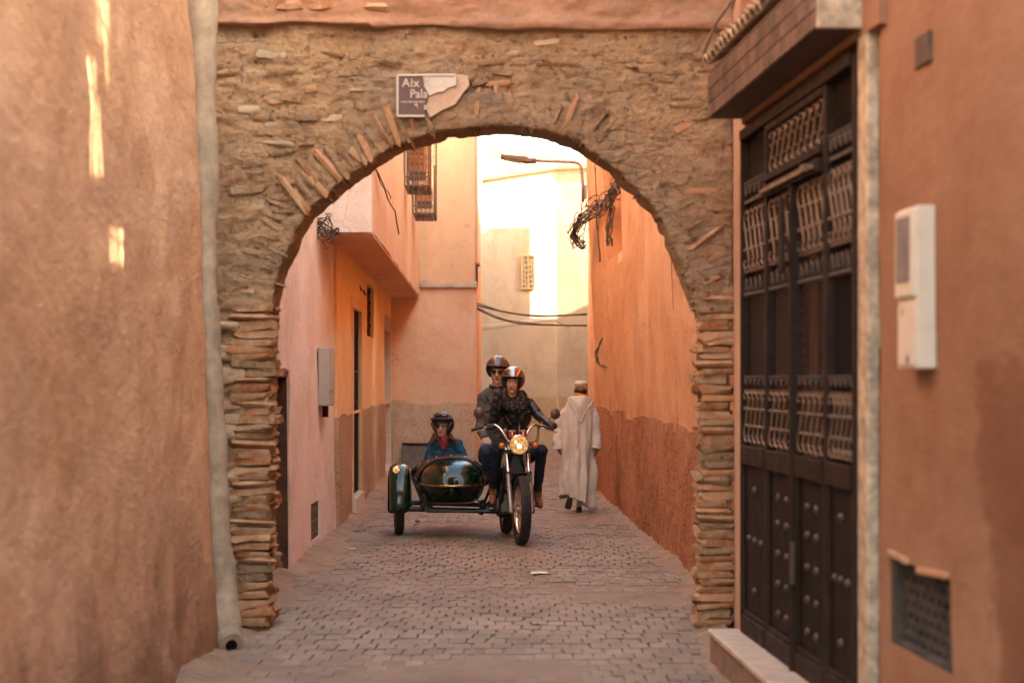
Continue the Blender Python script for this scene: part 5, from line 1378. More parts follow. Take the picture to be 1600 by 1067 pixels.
# sidecar body
SX = -.60
def sc_pt(y, a, k=1.0):
    """y distance from the nose, a round the section (0 = right edge at band height, 90 = top)"""
    L_ = 1.75; t = min(max(y / .62, 0), 1); s_ = (1 - (1 - t) ** 2.6) ** (1 / 2.2); tb = max(0, (y - 1.1) / (L_ - 1.1)); s_ *= (1 - .55 * tb ** 2)
    c, s = math.cos(a), math.sin(a)
    hw = .335 * s_
    if s >= 0: x = hw * np.sign(c) * abs(c) ** .8; z = .565 + .245 * s_ ** .8 * abs(s) ** 1.0
    else: x = hw * np.sign(c) * abs(c) ** .28 * (1 - .13 * abs(s)); z = .565 - .215 * (s_ ** .5) * abs(s) ** .65
    fr = 1 - min(1, y / .9)
    yo = .30 * abs(s) ** 1.3 * fr if s < 0 else .05 * s * fr
    return B_(SX + x * k, .40 + y + yo, z - .022)
n_a = 48; ysec = [0.0, .012, .03, .06, .1, .16, .24, .34, .46, .6, .72, .8, .9, 1.0, 1.1, 1.2, 1.3, 1.4, 1.5, 1.6, 1.7, 1.75]
v = []; f = []
for y in ysec:
    for j in range(n_a): v.append(sc_pt(y, 2 * math.pi * j / n_a))
for i in range(len(ysec) - 1):
    for j in range(n_a):
        am = (j + .5) / n_a * 360; ym = (ysec[i] + ysec[i + 1]) / 2
        if .72 < ym < 1.4 and 33 < am < 147: continue      # cockpit opening
        f.append((i * n_a + j, i * n_a + (j + 1) % n_a, (i + 1) * n_a + (j + 1) % n_a, (i + 1) * n_a + j))
f.append(tuple((len(ysec) - 1) * n_a + j for j in range(n_a)))
v = np.array(v); ctr = B_(SX, 1.2, .5); off = ctr - v; off[:, 1] *= .3; off /= np.linalg.norm(off, axis=1, keepdims=True)
used = sorted({i for q in f for i in q}); mp = {i: k for k, i in enumerate(used)}; v = v[used]; off = off[used]; f = [tuple(mp[i] for i in q) for q in f]
v2, f2 = thicken(v, f, off * .012)
b = MB(); b.add(v2, f2); body_o = b.build('sidecar_body', M_GREEN, bike, 180)
b = MB()
for sgn in (0,):
    path = []
    for y in [1.74, 1.5, 1.2, .9, .6, .4, .25, .15, .08, .04, .015, .002]: path.append((y, 0))
    P = [sc_pt(y, 0, 1.012) for y, _ in path] + [sc_pt(y, math.pi, 1.012) for y, _ in path[::-1]]
    P = [p + BROT @ np.array([0, -.008 if .0 < 1 else 0, 0]) for p in P]
b.tube(P, .011, 8); b.build('trim_band', M_GOLD, body_o, 180)
# folded hood of brown leather along the cockpit rim
hv = []; hf = []; na = 27; ny = 9
for i in range(ny):
    yy_ = i / (ny - 1)
    for j in range(na):
        am = R(14 + (166 - 14) * j / (na - 1)); side_ = abs(math.cos(am))
        y = .50 + .30 * yy_ + .50 * max(0, side_ - .45) * yy_ * 1.2 - .05 * side_
        p = sc_pt(y, am); nrm_ = p - B_(SX, .42 + y, .5); nrm_ /= np.linalg.norm(nrm_)
        bulge = .014 + .022 * math.sin(math.pi * yy_) ** .7 + .006 * math.sin(j * 1.9 + i) * side_
        hv.append(p + nrm_ * bulge + np.array([0, 0, .022 * yy_ * (1 - side_)]))
for i in range(ny - 1):
    for j in range(na - 1): hf.append((i * na + j, i * na + j + 1, (i + 1) * na + j + 1, (i + 1) * na + j))
hv = np.array(hv); v2, f2 = thicken(hv, hf, np.array([0, 0, -.012]))
b = MB(); b.add(v2, f2); hood = b.build('hood_cover', M_LEATHB, bike, 180)
rim_pts = [sc_pt(.72, R(a)) + np.array([0, .01, .022]) for a in range(32, 150, 6)] + [sc_pt(y, R(147)) + np.array([0, 0, .02]) for y in (.9, 1.1, 1.3)] + [sc_pt(1.4, R(a)) + np.array([0, 0, .02]) for a in range(147, 30, -8)] + [sc_pt(y, R(33)) + np.array([0, 0, .02]) for y in (1.3, 1.1, .9)]
MB().tube(rim_pts, .024, 10, closed=True).build('cockpit_rim', M_LEATHB, bike, 180)
for a in (52, 70, 90, 110, 128):
    MB().ell(sc_pt(.53, R(a)) + np.array([0, -.035, .03]), (.009, .006, .009), 8, 5).build('snap', M_CHROME, hood, 180)
for s in (-1, 1):   # the folded corners that hang over both shoulders of the body
    q = [sc_pt(.62, R(90 - s * 58)), sc_pt(.72, R(90 - s * 66)), sc_pt(.95, R(90 - s * 74)), sc_pt(1.25, R(90 - s * 70))]
    q = [p + BROT @ np.array([s * .018, 0, .02]) for p in q]
    MB().tube(smooth_path(q, 6), [.03, .034, .038, .042, .045, .047, .05, .05, .05, .05, .048, .046, .044, .042, .04, .036, .03, .02, .012], 10).build('hood_fold', M_LEATHB, hood, 180)
MB().box(B_(SX, 1.35, .39), (.46, .7, .04), BROT).build('sidecar_floor', M_BLACK, bike, 0)
loft('sidecar_seat', [(1.22, SX, .62, .26, .2), (1.3, SX, .64, .27, .22), (1.4, SX, .66, .25, .2)], M_LEATHB, bike, T=B_)
# sidecar mudguard and lamp
def mguard():
    v = []; f = []; n = 34; m = 15; hw = .108
    for i in range(n + 1):
        t = R(178 + 12 - (178 + 12 + 20) * i / n)       # from low at the front over the top to the rear
        for j in range(m):
            x = -1 + 2 * j / (m - 1)
            rr = .40 - .055 * abs(x) ** 3.2 - (.05 if abs(x) > .95 else 0)
            v.append(SW(x * hw, rr * math.cos(t) , rr * math.sin(t)))
    for i in range(n):
        for j in range(m - 1): f.append((i * m + j, i * m + j + 1, (i + 1) * m + j + 1, (i + 1) * m + j))
    v = np.array(v); c = SW(0, 0, 0); off = c - v; off /= np.linalg.norm(off, axis=1, keepdims=True)
    v2, f2 = thicken(v, f, off * .006); b = MB(); b.add(v2, f2); return b.build('sidecar_mudguard', M_GREEN, bike, 180)
mg = mguard()
mlc = SW(-.035, .40 * math.cos(R(122)), .40 * math.sin(R(122))) + BROT @ np.array([0, -.02, .01])
ma, mb_, md_ = frame_of(BROT @ np.array([0, -1, .0])); TM = lambda x, u, v: mlc + md_ * x + ma * u + mb_ * v
MB().lathe([(-.09, 0), (-.07, .025), (-.03, .04), (0, .043), (.008, .04)], TM, 20).build('marker_lamp', M_CHROME, mg, 60)
MB().lathe([(.006, .036), (.014, .026), (.018, 0)], TM, 20).build('marker_glass', M_LAMP, mg, 60)
guard_edge = [SW(.108, .345 * math.cos(R(t)), .345 * math.sin(R(t))) for t in range(188, -20, -8)]
MB().tube(guard_edge, .008, 6).build('edge_bead', M_GREEN, mg, 180)
# chassis
def bar(name, pts, r, mat=M_BLACK, n=10): return MB().tube([B_(*p) for p in pts], r, n).build(name, mat, bike, 60)
bar('cross_tube', [(SWX + .05, .95, .285), (-.7, .93, .275), (-.1, .93, .255), (.0, .93, .255)], .026)
bar('cross_tube', [(SWX + .05, SWY, .325), (-.6, SWY, .31), (-.12, SWY, .29)], .024)
bar('side_rail', [(-.26, .55, .30), (-.24, 1.0, .29), (-.24, 2.0, .30)], .022); bar('side_rail', [(-.86, .62, .30), (-.88, 1.0, .29), (-.85, 2.0, .30)], .022)
bar('front_hoop', [(-.86, .62, .285), (-.7, .58, .285), (-.4, .56, .285), (-.26, .55, .285)], .015)
bar('strut', [(-.30, .78, .30), (-.16, .66, .42), (.0, .52, .575)], .016); bar('strut', [(-.24, 1.3, .3), (-.1, 1.2, .7)], .014)
bar('clamp', [(-.32, .80, .24), (-.28, .78, .33)], .03); bar('clamp', [(-.12, .9, .235), (.0, .9, .235)], .042)
bar('mudguard_stay', [(SWX + .12, .97, .60), (SWX + .2, .96, .40), (SWX + .27, .95, .29)], .012); bar('mudguard_stay', [(SWX + .10, 1.28, .66), (SWX + .30, 1.28, .31)], .012)
b = MB(); b.lathe([(0, 0), (0, .05), (.03, .056), (.09, .05), (.13, .045), (.16, .05), (.17, .03), (.18, 0)], lambda x, u, v: B_(SWX + .275 + u, .94 + v, .285 + x), 16); b.build('suspension_unit', M_ENGINE, bike, 50)
bar('suspension_rod', [(SWX + .275, .94, .44), (SWX + .22, 1.02, .62)], .014)
bar('body_mount', [(-.86, .9, .29), (-.83, .9, .37)], .03); bar('body_mount', [(-.27, .9, .29), (-.30, .9, .37)], .03)
# ---------------------------------------------------------------- people
def skin(name, c):
    N = NT(name); n = N.noise(60, 4, .6); col = N.ramp(n, [(.3, sc3(c, .9)), (.7, sc3(c, 1.1))])
    return N.bsdf(col, .5, spec=.35, bump=n, bstr=.05, bdist=.003, Subsurface_Weight=.08)
M_SKIN = skin('skin_light', (.50, .29, .20)); M_SKIN2 = skin('skin_warm', (.48, .26, .165)); M_SKIND = skin('skin_dark', (.20, .095, .055))
M_LIP = skin('lips', (.36, .12, .085))
M_LEATHER = simple('black_leather', (.012, .009, .008), .42, 0, .5, .35, 30, .35)
M_GLOVE = simple('black_glove', (.015, .011, .010), .55, 0, .4, .3, 30, .3)
def cloth(name, c, weave=220., var=.25, rough=.9):
    N = NT(name); w1 = N.n('TexWave', {'Vector': N.pos, 'Scale': weave, 'Distortion': 1.5}, bands_direction='DIAGONAL').outputs['Fac']
    n = N.noise(14, 6, .65); col = N.ramp(n, [(.3, sc3(c, 1 - var)), (.7, sc3(c, 1 + var))])
    col = N.mix(col, N.ramp(w1, [(0, .8), (1, 1)]), .6, 'MULTIPLY')
    return N.bsdf(col, rough, spec=.15, bump=N.math('ADD', w1, n), bstr=.15, bdist=.004)
M_TWEED = cloth('grey_tweed', (.105, .092, .078)); M_JEAN = cloth('dark_denim', (.022, .024, .034)); M_JEANB = cloth('blue_denim', (.050, .075, .125))
M_TEAL = cloth('teal_wool', (.022, .075, .12)); M_BOOT = simple('tan_boot', (.24, .085, .03), .6, 0, .4, .35, 25, .3); M_SOLE = simple('boot_sole', (.05, .03, .022), .8)
M_BOOTG = simple('grey_boot', (.075, .055, .043), .7, 0, .3, .3, 25, .3)
M_DJEL = cloth('linen_robe', (.64, .55, .455), 160, .10); M_SHOED = simple('dark_shoe', (.03, .02, .017), .6)
M_HAIRB = simple('brown_hair', (.10, .040, .018), .55, 0, .4, .45, 90, .6); M_HAIRD = simple('dark_hair', (.022, .015, .012), .6, 0, .4, .4, 90, .5)
M_HELB = simple('brown_helmet', (.085, .036, .026), .3, 0, .5, .25, 12, .05, Coat_Weight=.4, Coat_Roughness=.15); M_HELD = simple('dark_brown_helmet', (.045, .022, .019), .38, 0, .5, .3, 16, .1, Coat_Weight=.3)
M_LINER = simple('helmet_liner', (.016, .011, .010), .85); M_STRAP = simple('chin_strap', (.02, .014, .012), .7)
M_LENS = simple('sunglass_lens', (.02, .007, .005), .3, 0, .3, .1); M_GOLDF = simple('spectacle_frame', (.45, .33, .18), .25, 1.0)
M_WHITE = simple('eye_white', (.62, .56, .5), .3); M_IRIS = simple('iris', (.035, .018, .010), .2); M_BROW = simple('brow', (.06, .03, .018), .8)
M_STEEL = simple('zip_steel', (.55, .50, .45), .3, 1.0)
def helmet_art():
    N = NT('painted_helmet'); x, y, z = N.sep()
    c = W(803, 592, 18.42)
    dx = N.math('SUBTRACT', x, float(c[0])); dz = N.math('SUBTRACT', z, float(c[2]))
    st = N.math('ABSOLUTE', N.math('ADD', dx, .012))
    col = N.mix((.24, .032, .014), (.05, .018, .013), N.ramp(N.math('ADD', dx, .0), [(.0, 1), (.02, 0)]))
    col = N.mix(col, (.70, .26, .05), N.ramp(N.math('ADD', N.math('MULTIPLY', dx, 1.0), N.math('MULTIPLY', dz, -.55)), [(.0, 0), (.001, 1), (.02, 1), (.021, 0)]))
    col = N.mix(col, (.015, .012, .012), N.ramp(N.math('ADD', dx, N.math('MULTIPLY', dz, -.55)), [(.022, 0), (.023, 1), (.045, 1), (.046, 0)]))
    col = N.mix(col, (.42, .60, .70), N.ramp(st, [(.0165, 1), (.0175, 0)]))
    col = N.mix(col, (.02, .014, .012), N.ramp(st, [(.0175, 0), (.018, 1), (.022, 1), (.0225, 0)]))
    return N.bsdf(col, .18, spec=.5, Coat_Weight=.8, Coat_Roughness=.05)
M_HELART = helmet_art()
def scarf_mat(name, c, c2, sc_=70.):
    N = NT(name); v = N.n('TexVoronoi', {'Vector': N.pos, 'Scale': sc_}).outputs['Distance']
    return N.bsdf(N.mix(c, c2, N.ramp(v, [(.2, 1), (.28, 0)])), .85, spec=.2, bump=N.noise(25, 5, .6), bstr=.4, bdist=.01)
M_BANDANA = scarf_mat('red_bandana', (.22, .022, .035), (.60, .40, .38), 85.); M_SCARFD = scarf_mat('dark_studded_scarf', (.018, .013, .011), (.25, .19, .15), 60.); M_SCARFO = scarf_mat('orange_black_scarf', (.62, .22, .03), (.02, .012, .01), 42.)

def person(name, label, base, prims, mats, vox=.006, folds=None, smooth_it=3, seed=1):
    """prims: ('c', p0, p1, r0, r1, material) or ('e', centre, radii, rot, material); grown into one skin"""
    t = thing(name, label, 'person', base)
    b = MB()
    for q in prims:
        if q[0] == 'c': b.capsule(q[1], q[2], q[3], q[4], 12)
        else: b.ell(q[1], q[2], 16, 11, q[3])
    v, f = remesh(b, vox); v = laplace(v, f, smooth_it)
    fc = np.array([v[list(q)].mean(axis=0) for q in f])
    def lab(P):
        best = np.full(len(P), 9.); li = np.zeros(len(P), int)
        for q in prims:
            if q[0] == 'c':
                a, e = np.asarray(q[1], float), np.asarray(q[2], float); d = e - a
                s = np.clip((P - a) @ d / (d @ d + 1e-9), 0, 1); dist = np.linalg.norm(P - (a + s[:, None] * d), axis=1) - (q[3] + (q[4] - q[3]) * s); m = q[5]
            else:
                c, r_, rot, m = np.asarray(q[1], float), np.asarray(q[2], float), q[3], q[4]
                L_ = (P - c) if rot is None else (P - c) @ np.asarray(rot); k = np.linalg.norm(L_ / r_, axis=1); dist = (k - 1) * r_.min()
            g = dist < best; best[g] = dist[g]; li[g] = m
        return li
    mi = lab(fc)
    if folds:
        nr = normals_of(v, f); lv = lab(v); d = np.zeros(len(v))
        for m, (amp, s3) in folds.items():
            w_ = fbm(v + .03 * np.c_[fbm(v, (9, 9, 9), 2, seed + 5), fbm(v, (9, 9, 9), 2, seed + 6), fbm(v, (9, 9, 9), 2, seed + 7)] * 2, s3, 3, seed + m)
            d += np.where(lv == m, amp * (1 - 2 * np.abs(w_)), 0)
        v = v + nr * d[:, None]
    raw('body', v, f, mats, t, mi, 180)
    return t

def head_prims(c, Rm, m, lip, s=1.0, ears=True):
    """c centre of the head at eye height; Rm columns right, back, up"""
    P = lambda x, y, z: c + Rm @ (np.array([x, y, z]) * s)
    q = [('e', P(0, .018, .035), np.array([.076, .096, .092]) * s, Rm, m), ('e', P(0, -.012, -.03), np.array([.064, .072, .085]) * s, Rm, m),
         ('e', P(0, -.030, -.082), np.array([.042, .042, .034]) * s, Rm, m), ('e', P(0, -.058, -.103), np.array([.022, .018, .016]) * s, Rm, m),
         ('e', P(-.036, -.055, -.025), np.array([.022, .02, .02]) * s, Rm, m), ('e', P(.036, -.055, -.025), np.array([.022, .02, .02]) * s, Rm, m),
         ('c', P(0, -.078, .004), P(0, -.098, -.036), .0085 * s, .0135 * s, m), ('e', P(-.012, -.09, -.040), np.array([.009, .009, .008]) * s, Rm, m), ('e', P(.012, -.09, -.040), np.array([.009, .009, .008]) * s, Rm, m),
         ('e', P(0, -.068, .026), np.array([.05, .016, .012]) * s, Rm, m), ('c', P(-.022, -.068, -.069), P(.022, -.068, -.069), .008 * s, .008 * s, lip), ('e', P(0, -.075, -.0685), np.array([.02, .011, .011]) * s, Rm, lip),
         ('c', P(0, .02, -.06), P(0, .03, -.16), .052 * s, .055 * s, m)]
    if ears: q += [('e', P(sx * .079, .015, -.015), np.array([.01, .02, .03]) * s, Rm, m) for sx in (-1, 1)]
    return q
def eyes(t, c, Rm, s=1.0):
    P = lambda x, y, z: c + Rm @ (np.array([x, y, z]) * s)
    for sx in (-1, 1):
        e = MB().ell(P(sx * .031, -.0705, .004), np.array([.0135, .009, .0085]) * s, 12, 8, Rm).build('eye', M_WHITE, t, 180)
        MB().ell(P(sx * .031 + .002, -.0775, .004), np.array([.0062, .004, .0068]) * s, 10, 6, Rm).build('iris', M_IRIS, e, 180)
        MB().tube([P(sx * .015, -.081, .025), P(sx * .032, -.080, .031), P(sx * .050, -.070, .025)], [.003 * s, .0042 * s, .002 * s], 6).build('eyebrow', M_BROW, t, 180)
        MB().tube([P(sx * .017, -.079, .007), P(sx * .031, -.0815, .0135), P(sx * .046, -.074, .007)], [.0016 * s] * 3, 5).build('eyelid', M_BROW, t, 180)
def sunglasses(t, c, Rm, s=1.0, frame=None):
    P = lambda x, y, z: c + Rm @ (np.array([x, y, z]) * s)
    g = None
    for sx in (-1, 1):
        b = MB(); pl = []
        for k in range(18):
            a = 2 * math.pi * k / 18; pl.append((sx * .034 + .0275 * math.cos(a) * (1 + .08 * math.sin(a)), .001 + .0215 * math.sin(a) - .004 * math.cos(a) * sx * (1 if math.sin(a) > 0 else .2)))
        b.prism(pl, lambda u, q, d: P(u, -.092 + .35 * abs(u) * abs(u) * 12 + d, q), 0, .003)
        o = b.build('sunglasses' if g is None else 'lens', M_LENS, t if g is None else g, 0)
        if g is None: g = o
        MB().tube([P(u, -.0925 + .35 * abs(u) * abs(u) * 12, q) for u, q in pl], .002 * s, 5, closed=True).build('rim', frame or M_GOLDF, g, 180)
        MB().tube([P(sx * .060, -.08, .008), P(sx * .074, -.05, .008), P(sx * .08, .01, .0)], .0022 * s, 5).build('temple', frame or M_GOLDF, g, 180)
    MB().tube([P(-.010, -.092, .008), P(0, -.095, .011), P(.010, -.092, .008)], .002 * s, 5).build('bridge', frame or M_GOLDF, g, 180)
def helmet(t, c, Rm, rad, mat, brow=20, half=58, low=-46, peak=False, name='helmet'):
    """open face helmet; c centre of its sphere"""
    na, ne = 56, 26; v = []; f = []
    for i in range(ne + 1):
        e = R(low + (90 - low) * i / ne)
        for j in range(na):
            a = 2 * math.pi * j / na - math.pi      # 0 faces forward
            v.append(c + Rm @ (np.array([math.cos(e) * math.sin(a), -math.cos(e) * math.cos(a), math.sin(e)]) * rad))
    for i in range(ne):
        e = low + (90 - low) * (i + .5) / ne
        for j in range(na):
            a = abs(((j + .5) / na * 360) - 180)
            if a < half * (1 - .12 * max(0, (e + 10)) / 30) and e < brow - (a / half) ** 4 * 6: continue
            f.append((i * na + j, i * na + (j + 1) % na, (i + 1) * na + (j + 1) % na, (i + 1) * na + j))
    v = np.array(v)
    used = sorted({i for q in f for i in q}); mp = {i: k for k, i in enumerate(used)}; v = v[used]; f = [tuple(mp[i] for i in q) for q in f]
    n = len(v); v2, f2 = thicken(v, f, (c - v) * .11)
    mi = [0] * len(f) + [1] * (len(f2) - len(f))
    me = mesh_from(name, to_local(v2, t), f2, [mat, M_LINER], mi, 60)
    o = link(bpy.data.objects.new(name, me), t)
    rim = []
    P = lambda a, e, k=1.0: c + Rm @ (np.array([math.cos(R(e)) * math.sin(R(a)), -math.cos(R(e)) * math.cos(R(a)), math.sin(R(e))]) * rad * k)
    path = [P(-half, low + 3, .97), P(-half, -25, .97), P(-half + 2, 0, .97), P(-half * .85, brow - 5, .97), P(-half * .5, brow, .97), P(0, brow + 1, .97), P(half * .5, brow, .97), P(half * .85, brow - 5, .97), P(half - 2, 0, .97), P(half, -25, .97), P(half, low + 3, .97)]
    MB().tube(smooth_path(path, 5), .008, 6).build('edge_trim', M_LINER, o, 180)
    MB().tube(smooth_path([P(-62, low + 6, .93), P(-50, low - 8, .86), P(-14, low - 14, .80), P(14, low - 14, .80), P(50, low - 8, .86), P(62, low + 6, .93)], 5), .008, 6).build('chin_strap', M_STRAP, o, 180)
    if peak:
        pv = []; pf = []
        for i in range(4):
            for j in range(15):
                a = -56 + 112 * j / 14; pv.append(P(a, brow + 3 - i * 1.4, 1.005 + .045 * i * math.cos(R(a * 1.2))))
        for i in range(3):
            for j in range(14): pf.append((i * 15 + j, i * 15 + j + 1, (i + 1) * 15 + j + 1, (i + 1) * 15 + j))
        v3, f3 = thicken(np.array(pv), pf, Rm @ np.array([0, 0, -.005])); b = MB(); b.add(v3, f3); b.build('peak', mat, o, 180)
    return o, P
def hand(wrist, d, up, m, s=1.0, curl=.5, thumb=1):
    """palm, four bent fingers and a thumb as capsules; d towards the fingers, up out of the back of the hand"""
    a, b_, dd_ = None, None, None
    d = np.asarray(d, float) / np.linalg.norm(d); up = np.asarray(up, float); up = up - d * (up @ d); up /= np.linalg.norm(up); side_ = np.cross(d, up)
    P = lambda x, y, z: np.asarray(wrist) + (side_ * x + d * y + up * z) * s
    q = [('c', P(-.022, .02, 0), P(-.027, .075, 0), .0165 * s, .0145 * s, m), ('c', P(0, .015, 0), P(0, .082, .003), .018 * s, .015 * s, m), ('c', P(.022, .02, 0), P(.027, .072, 0), .0165 * s, .0135 * s, m)]
    for k, (x, L_) in enumerate(((-.031, .066), (-.0105, .076), (.0105, .070), (.031, .054))):
        p = np.array([x, .082 - abs(x) * .25, .002]); a0 = -curl * .6
        for seg_, fr in ((0, .45), (1, .32), (2, .23)):
            e = p + np.array([x * .10 * fr, math.cos(a0) * L_ * fr, math.sin(a0) * L_ * fr])
            q.append(('c', P(*p), P(*e), (.0092 - .0008 * seg_) * s, (.0086 - .0008 * seg_) * s, m)); p = e; a0 -= curl
    q += [('c', P(-.024 * thumb, .022, -.004), P(-.052 * thumb, .052, -.012 - .01 * curl), .0135 * s, .0105 * s, m), ('c', P(-.052 * thumb, .052, -.012 - .01 * curl), P(-.056 * thumb + .012 * thumb * curl, .084, -.018 - .02 * curl), .0105 * s, .0085 * s, m)]
    return q
def face_R(yaw, pitch=0., roll=0.): return rotz(R(yaw)) @ rotx(R(pitch)) @ roty(R(roll))
def boot(heel, toe, m, sole, s=1.0):
    heel = np.asarray(heel, float); toe = np.asarray(toe, float); d = toe - heel
    return [('c', heel + np.array([0, 0, .02]), heel + d * .55 + np.array([0, 0, .012]), .044 * s, .042 * s, m), ('c', heel + d * .5 + np.array([0, 0, .01]), toe, .042 * s, .036 * s, m),
            ('c', heel + np.array([0, 0, -.022]), heel + d * .5 + np.array([0, 0, -.024]), .034 * s, .035 * s, sole), ('c', heel + d * .5 + np.array([0, 0, -.024]), toe + np.array([0, 0, -.02]), .036 * s, .03 * s, sole)]

# --- woman riding
hc = W(801, 597.5, 18.36); HR = face_R(-8, 0, 2)
pel = W(808, 712, 18.62); chest = W(807, 652, 18.52); nb_ = W(804.5, 622, 18.46)
shl, shr = W(784, 632, 18.50), W(827, 632, 18.50)
ell_, wrl = W(768, 664, 18.36), W(774.5, 625, 18.27); elr, wrr = W(846, 654, 18.34), W(857.5, 661, 18.20)
knl, knr = W(777, 703, 18.22), W(846, 704, 18.20); anl, anr = W(770.5, 768, 18.44), W(840, 772, 18.46)
hpl, hpr = pel + np.array([-.085, -.02, -.01]), pel + np.array([.085, -.02, -.01])
SK, LP, JK, GL, JN, BT, SL_ = range(7)
pr = head_prims(hc, HR, SK, LP, .93, False)
pr += [('c', chest + np.array([0, 0, .0]), pel + np.array([0, 0, .10]), .118, .112, JK), ('e', chest + np.array([0, -.01, .02]), (.150, .105, .15), None, JK), ('e', pel + np.array([0, 0, .02]), (.165, .125, .11), None, JN),
       ('c', shl, nb_ + np.array([-.03, 0, 0]), .064, .055, JK), ('c', shr, nb_ + np.array([.03, 0, 0]), .064, .055, JK), ('c', nb_ + np.array([0, 0, -.02]), chest, .07, .11, JK),
       ('c', shl, ell_, .060, .048, JK), ('c', ell_, wrl, .050, .038, JK), ('c', shr, elr, .060, .047, JK), ('c', elr, wrr, .047, .036, JK),
       ('c', hpl, knl, .085, .062, JN), ('c', knl, anl + np.array([0, 0, .03]), .060, .043, JN), ('c', hpr, knr, .085, .062, JN), ('c', knr, anr + np.array([0, 0, .03]), .060, .043, JN),
       ('c', anl + np.array([0, 0, .06]), anl + np.array([0, 0, -.03]), .050, .044, BT), ('c', anr + np.array([0, 0, .06]), anr + np.array([0, 0, -.03]), .050, .044, BT)]
pr += boot(anl + np.array([0, .01, -.065]), anl + np.array([-.005, -.17, -.085]), BT, SL_, .92) + boot(anr + np.array([0, .01, -.065]), anr + np.array([.025, -.16, -.085]), BT, SL_, .92)
pr += hand(wrr, W(866, 664, 18.11) - wrr, (0, -.55, .85), GL, .95, 1.0, 1)
pr += hand(wrl, W(779, 606, 18.24) - wrl, (-.3, -.9, .2), GL, .95, .85, -1)
ri = person('person', 'woman in black leather jacket and painted helmet riding the motorcycle', pel + np.array([0, 0, -.1]), pr, [M_SKIN2, M_LIP, M_LEATHER, M_GLOVE, M_JEAN, M_BOOT, M_SOLE], .006,
            {JK: (.0075, (9, 9, 13)), JN: (.005, (10, 10, 16)), GL: (.0015, (40, 40, 40))}, seed=3)
eyes(ri, hc, HR, .93)
ho, HP = helmet(ri, hc + HR @ np.array([0, .018, .036]), HR, .122, M_HELART, 13, 53, -56, True)
for a, e in ((62, 8),):     # star badge on the side of the helmet
    ctr_ = HP(a, e, 1.003); na_, nb2, nd_ = frame_of(ctr_ - (hc + HR @ np.array([0, .018, .036]))); pl = []
    for k in range(10):
        rr = .03 if k % 2 == 0 else .013; t = R(90 + 36 * k); pl.append((rr * math.cos(t), rr * math.sin(t)))
    MB().prism(pl, lambda u, q, d: ctr_ + na_ * u + nb2 * q + nd_ * d, 0, .003).build('star_badge', simple('star_green', (.10, .11, .03), .4), ho, 0)
MB().tube([HP(a, 6, .90) for a in range(-58, 59, 8)], .011, 8).build('brow_padding', M_LINER, ho, 180)
for sx in (-1, 1):
    MB().capsule(HP(sx * 60, -5, .86), HP(sx * 58, -48, .84), .026, .02, 10).build('cheek_pad', M_LINER, ho, 180)
# hair, scarf, lapels, zips
b = MB(); g = np.random.default_rng(5)
for k in range(34):
    sx = 1 if k < 26 else -1; a = g.uniform(.03, .085) if sx > 0 else g.uniform(.04, .075)
    p = hc + np.array([sx * a, .06 + g.normal(0, .02), -.085 + g.normal(0, .012)])
    b.tube(smooth_path([p, p + np.array([sx * .02, -.01, -.05]), p + np.array([sx * (.035 + g.normal(0, .012)), -.02 + g.normal(0, .02), -.10 + g.normal(0, .02)])], 4), [.012] * 5 + [.008] * 3 + [.003], 6)
o_ = b.build('hair', M_HAIRB, ri, 180); o_['kind'] = 'stuff'
b = MB()
for k, (rx_, rz_, dz, dy) in enumerate(((.080, .03, .045, 0), (.092, .03, .022, 0), (.118, .034, -.008, -.012), (.118, .03, -.045, -.03), (.095, .03, -.075, -.05))):
    pth = []
    for j in range(25):
        t = 2 * math.pi * j / 24; wob = .010 * math.sin(3 * t + k * 2)
        pth.append(nb_ + np.array([rx_ * math.cos(t), -.01 + dy + (.075 + .01 * k) * math.sin(t), dz - .028 * max(0, -math.sin(t)) + wob]))
    b.tube(pth[:-1], .027 + .003 * k, 9, closed=True)
v, f = remesh(b, .007); v = laplace(v, f, 2); nr = normals_of(v, f); v = v + nr * (.006 * (1 - 2 * np.abs(fbm(v, (16, 16, 26), 3, 7))))[:, None]
raw('scarf', v, f, M_SCARFD, ri)
def front_line(pts, off=.004): return [W(a, c, y) for a, c, y in pts]
MB().tube([W(812, 660, 18.393), W(811, 672, 18.39), W(810, 686, 18.40), W(809.5, 700, 18.44)], .004, 5).build('zip', M_STEEL, ri, 180)
MB().tube([W(789, 648, 18.40), W(794, 656, 18.39), W(799, 663, 18.39)], .003, 5).build('zip', M_STEEL, ri, 180)
MB().prism([(W(a, c, 18.37)[0], W(a, c, 18.37)[2]) for a, c in ((815, 642), (827, 638), (830, 643), (821, 648), (812, 658), (811, 650))], lambda u, q, d: np.array([u, 18.395 + d, q]), 0, .022).build('lapel', M_GLOVE, ri, 0, .006)
for a, c in ((825.5, 643), (816, 652), (790, 641)): MB().ell(W(a, c, 18.365), (.007, .005, .007), 8, 5).build('snap', M_STEEL, ri, 180)
for an_, sx in ((anl, -1), (anr, 1)):
    b = MB()
    for k in range(5): b.tube([an_ + np.array([-.02, -.048 - .008 * k, .045 - .026 * k]), an_ + np.array([.02, -.052 - .008 * k, .035 - .026 * k])], .0035, 5)
    b.build('boot_lace', M_STRAP, ri, 180)

